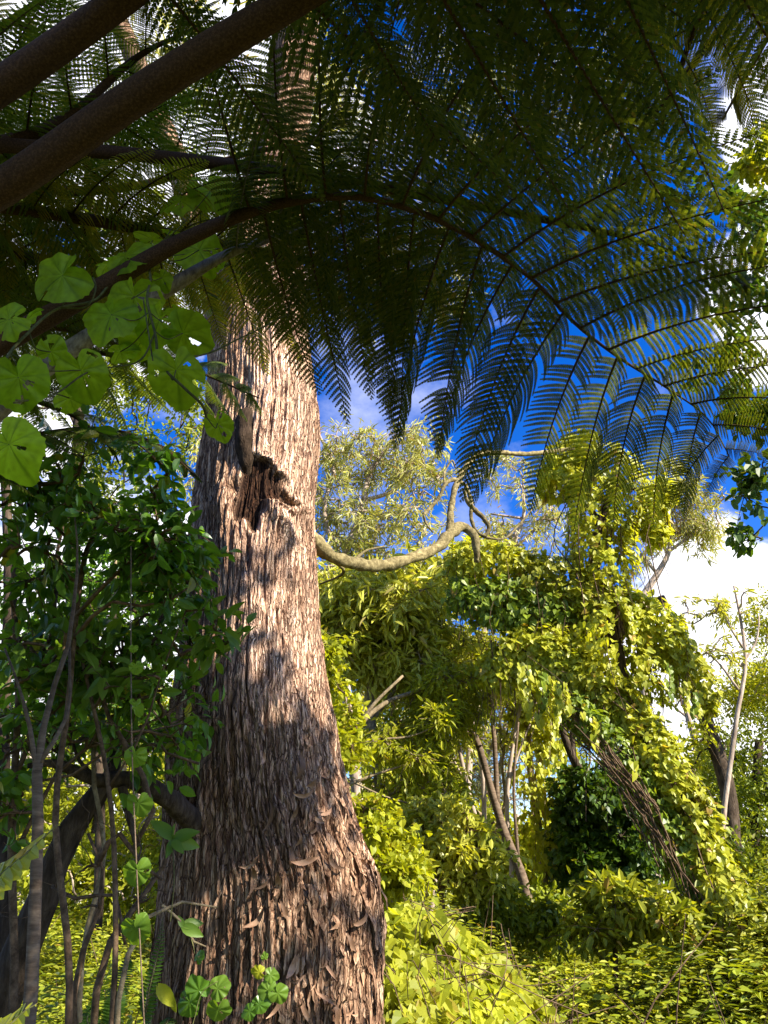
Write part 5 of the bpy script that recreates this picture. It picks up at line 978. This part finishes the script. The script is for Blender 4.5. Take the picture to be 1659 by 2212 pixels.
# ------------------------------------------------------------------ vine mound and ground cover
vm = thing('vine_covered_bush', 'low mound of sunlit broad-leaved vine right beside the foot of the big trunk', 'bush', at(950, 2250, 5.6))
lg = Geo(); sg = Geo()
n = 5200; u = R.uniform(815, 1230, n); top = np.interp(u, [815, 870, 960, 1040, 1100, 1160, 1230], [1985, 1950, 1985, 2040, 2090, 2150, 2230]); dep = R.random(n)**1.3
v = top+dep*260; Yd = 6.2-dep*1.5+R.normal(size=n)*.12-.5*fbm(np.stack([u/60, v/50, u*0], -1), 2, 5)
P = np.array([at(a, b, c) for a, b, c in zip(u, v, Yd)]); D = rand_dir(n)*.6+np.array([.1, -.45, -.55]); Nn = rand_dir(n)*.45+np.array([.15, -.5, .9])
big_ = R.random(n) < .30
scatter(lg, HEART, P[big_], D[big_], Nn[big_], 0.105*R.uniform(.5, 1.3, big_.sum())); scatter(lg, OVAL, P[~big_], D[~big_], Nn[~big_], .075*R.uniform(.6, 1.3, (~big_).sum()))
for q in range(150):
    a = P[R.integers(0, n)]; sg.add(*tube(smooth([a, a+R.normal(size=3)*.12, a+R.normal(size=3)*.25+np.array([0, 0, -.1])], 7), .003, 3, cap=False))
for q in range(26):
    x, y = P[R.integers(0, n)][:2]; z0 = float(ground_z(x, y)); sg.add(*tube(smooth([[x, y, z0-.1], [x+R.normal()*.1, y, z0+.4], [x+R.normal()*.15, y-.05, z0+.9]], 8), .006, 5, cap=False))
sg.build('stem', M['twig'], vm); lg.build('leaves', M['bright'], vm, smooth_=False)

gc = Geo()
def cover(n, x0, x1, y0, y1, hmax, per, size, tms, gap=None):
    x = R.uniform(x0, x1, n); y = y0+(y1-y0)*R.random(n)
    hh = hmax*(.25+1.1*fbm(np.stack([x*.55, y*.55, x*0], -1), 3, 77)); z0 = ground_z(x, y)
    if gap is not None: k = gap(x, y); x, y, hh, z0 = x[k], y[k], hh[k], z0[k]; n = len(x)
    for tm_ in tms:
        P = np.repeat(np.stack([x, y, z0], -1), per, 0); H_ = np.repeat(hh, per)*R.uniform(.35, 1.05, n*per)
        a = R.uniform(0, 2*PI, n*per); o = np.stack([np.cos(a), np.sin(a), 0*a], -1)
        P = P+o*(R.random(n*per)*.10+.02)[:, None]; P[:, 2] += H_
        D = o+rand_dir(n*per)*.3; D[:, 2] += .05; Nn = rand_dir(n*per)*.35+np.array([0, -.15, 1.0])
        scatter(gc, tm_, P, D, Nn, size*R.uniform(.5, 1.3, n*per))
cover(22000, -7, 10, 6.5, 13, 1.5, 12, .064, [OVAL])
cover(9000, -12, 18, 12, 22, 1.5, 10, .11, [OVAL])
cover(3600, -4, 6, 3.9, 7, .85, 12, .066, [NARROW])
cover(2600, 1.2, 6.5, 4.6, 9, 1.05, 12, .062, [OVAL])
tag(gc.build('ground_cover', M['cover'], smooth_=False), 'knee-high tangle of sunlit leafy ground plants across the clearing', 'ground cover', None, 'stuff')
gc = Geo()
cover(2200, -7, 10, 5.5, 13, 1.55, 10, .066, [HEART]); cover(900, -6, -1.2, 4.6, 8, 1.3, 12, .09, [NARROW]); cover(900, 2, 9, 6, 12, 1.6, 12, .14, [LANCE])
tag(gc.build('undergrowth', M['dense'], smooth_=False), 'deeper green broad and narrow leaved plants mixed through the clearing', 'undergrowth', None, 'stuff')
gs = Geo()
for q in range(520):
    x, y = R.uniform(-6, 8), R.uniform(4.5, 12); z0 = float(ground_z(x, y)); h_ = R.uniform(.5, 1.5); l_ = R.normal(size=2)*.35
    gs.add(*tube(smooth([[x, y, z0], [x+l_[0]*.3, y+l_[1]*.3, z0+h_*.6], [x+l_[0], y+l_[1], z0+h_*R.uniform(.7, 1.1)]], 7), [.006, .006, .005, .005, .004, .003, .002], 4, cap=False))
tag(gs.build('undergrowth_stems', M['twig'], smooth_=False), 'dead brown stems and runners standing among the undergrowth', 'undergrowth', None, 'stuff')
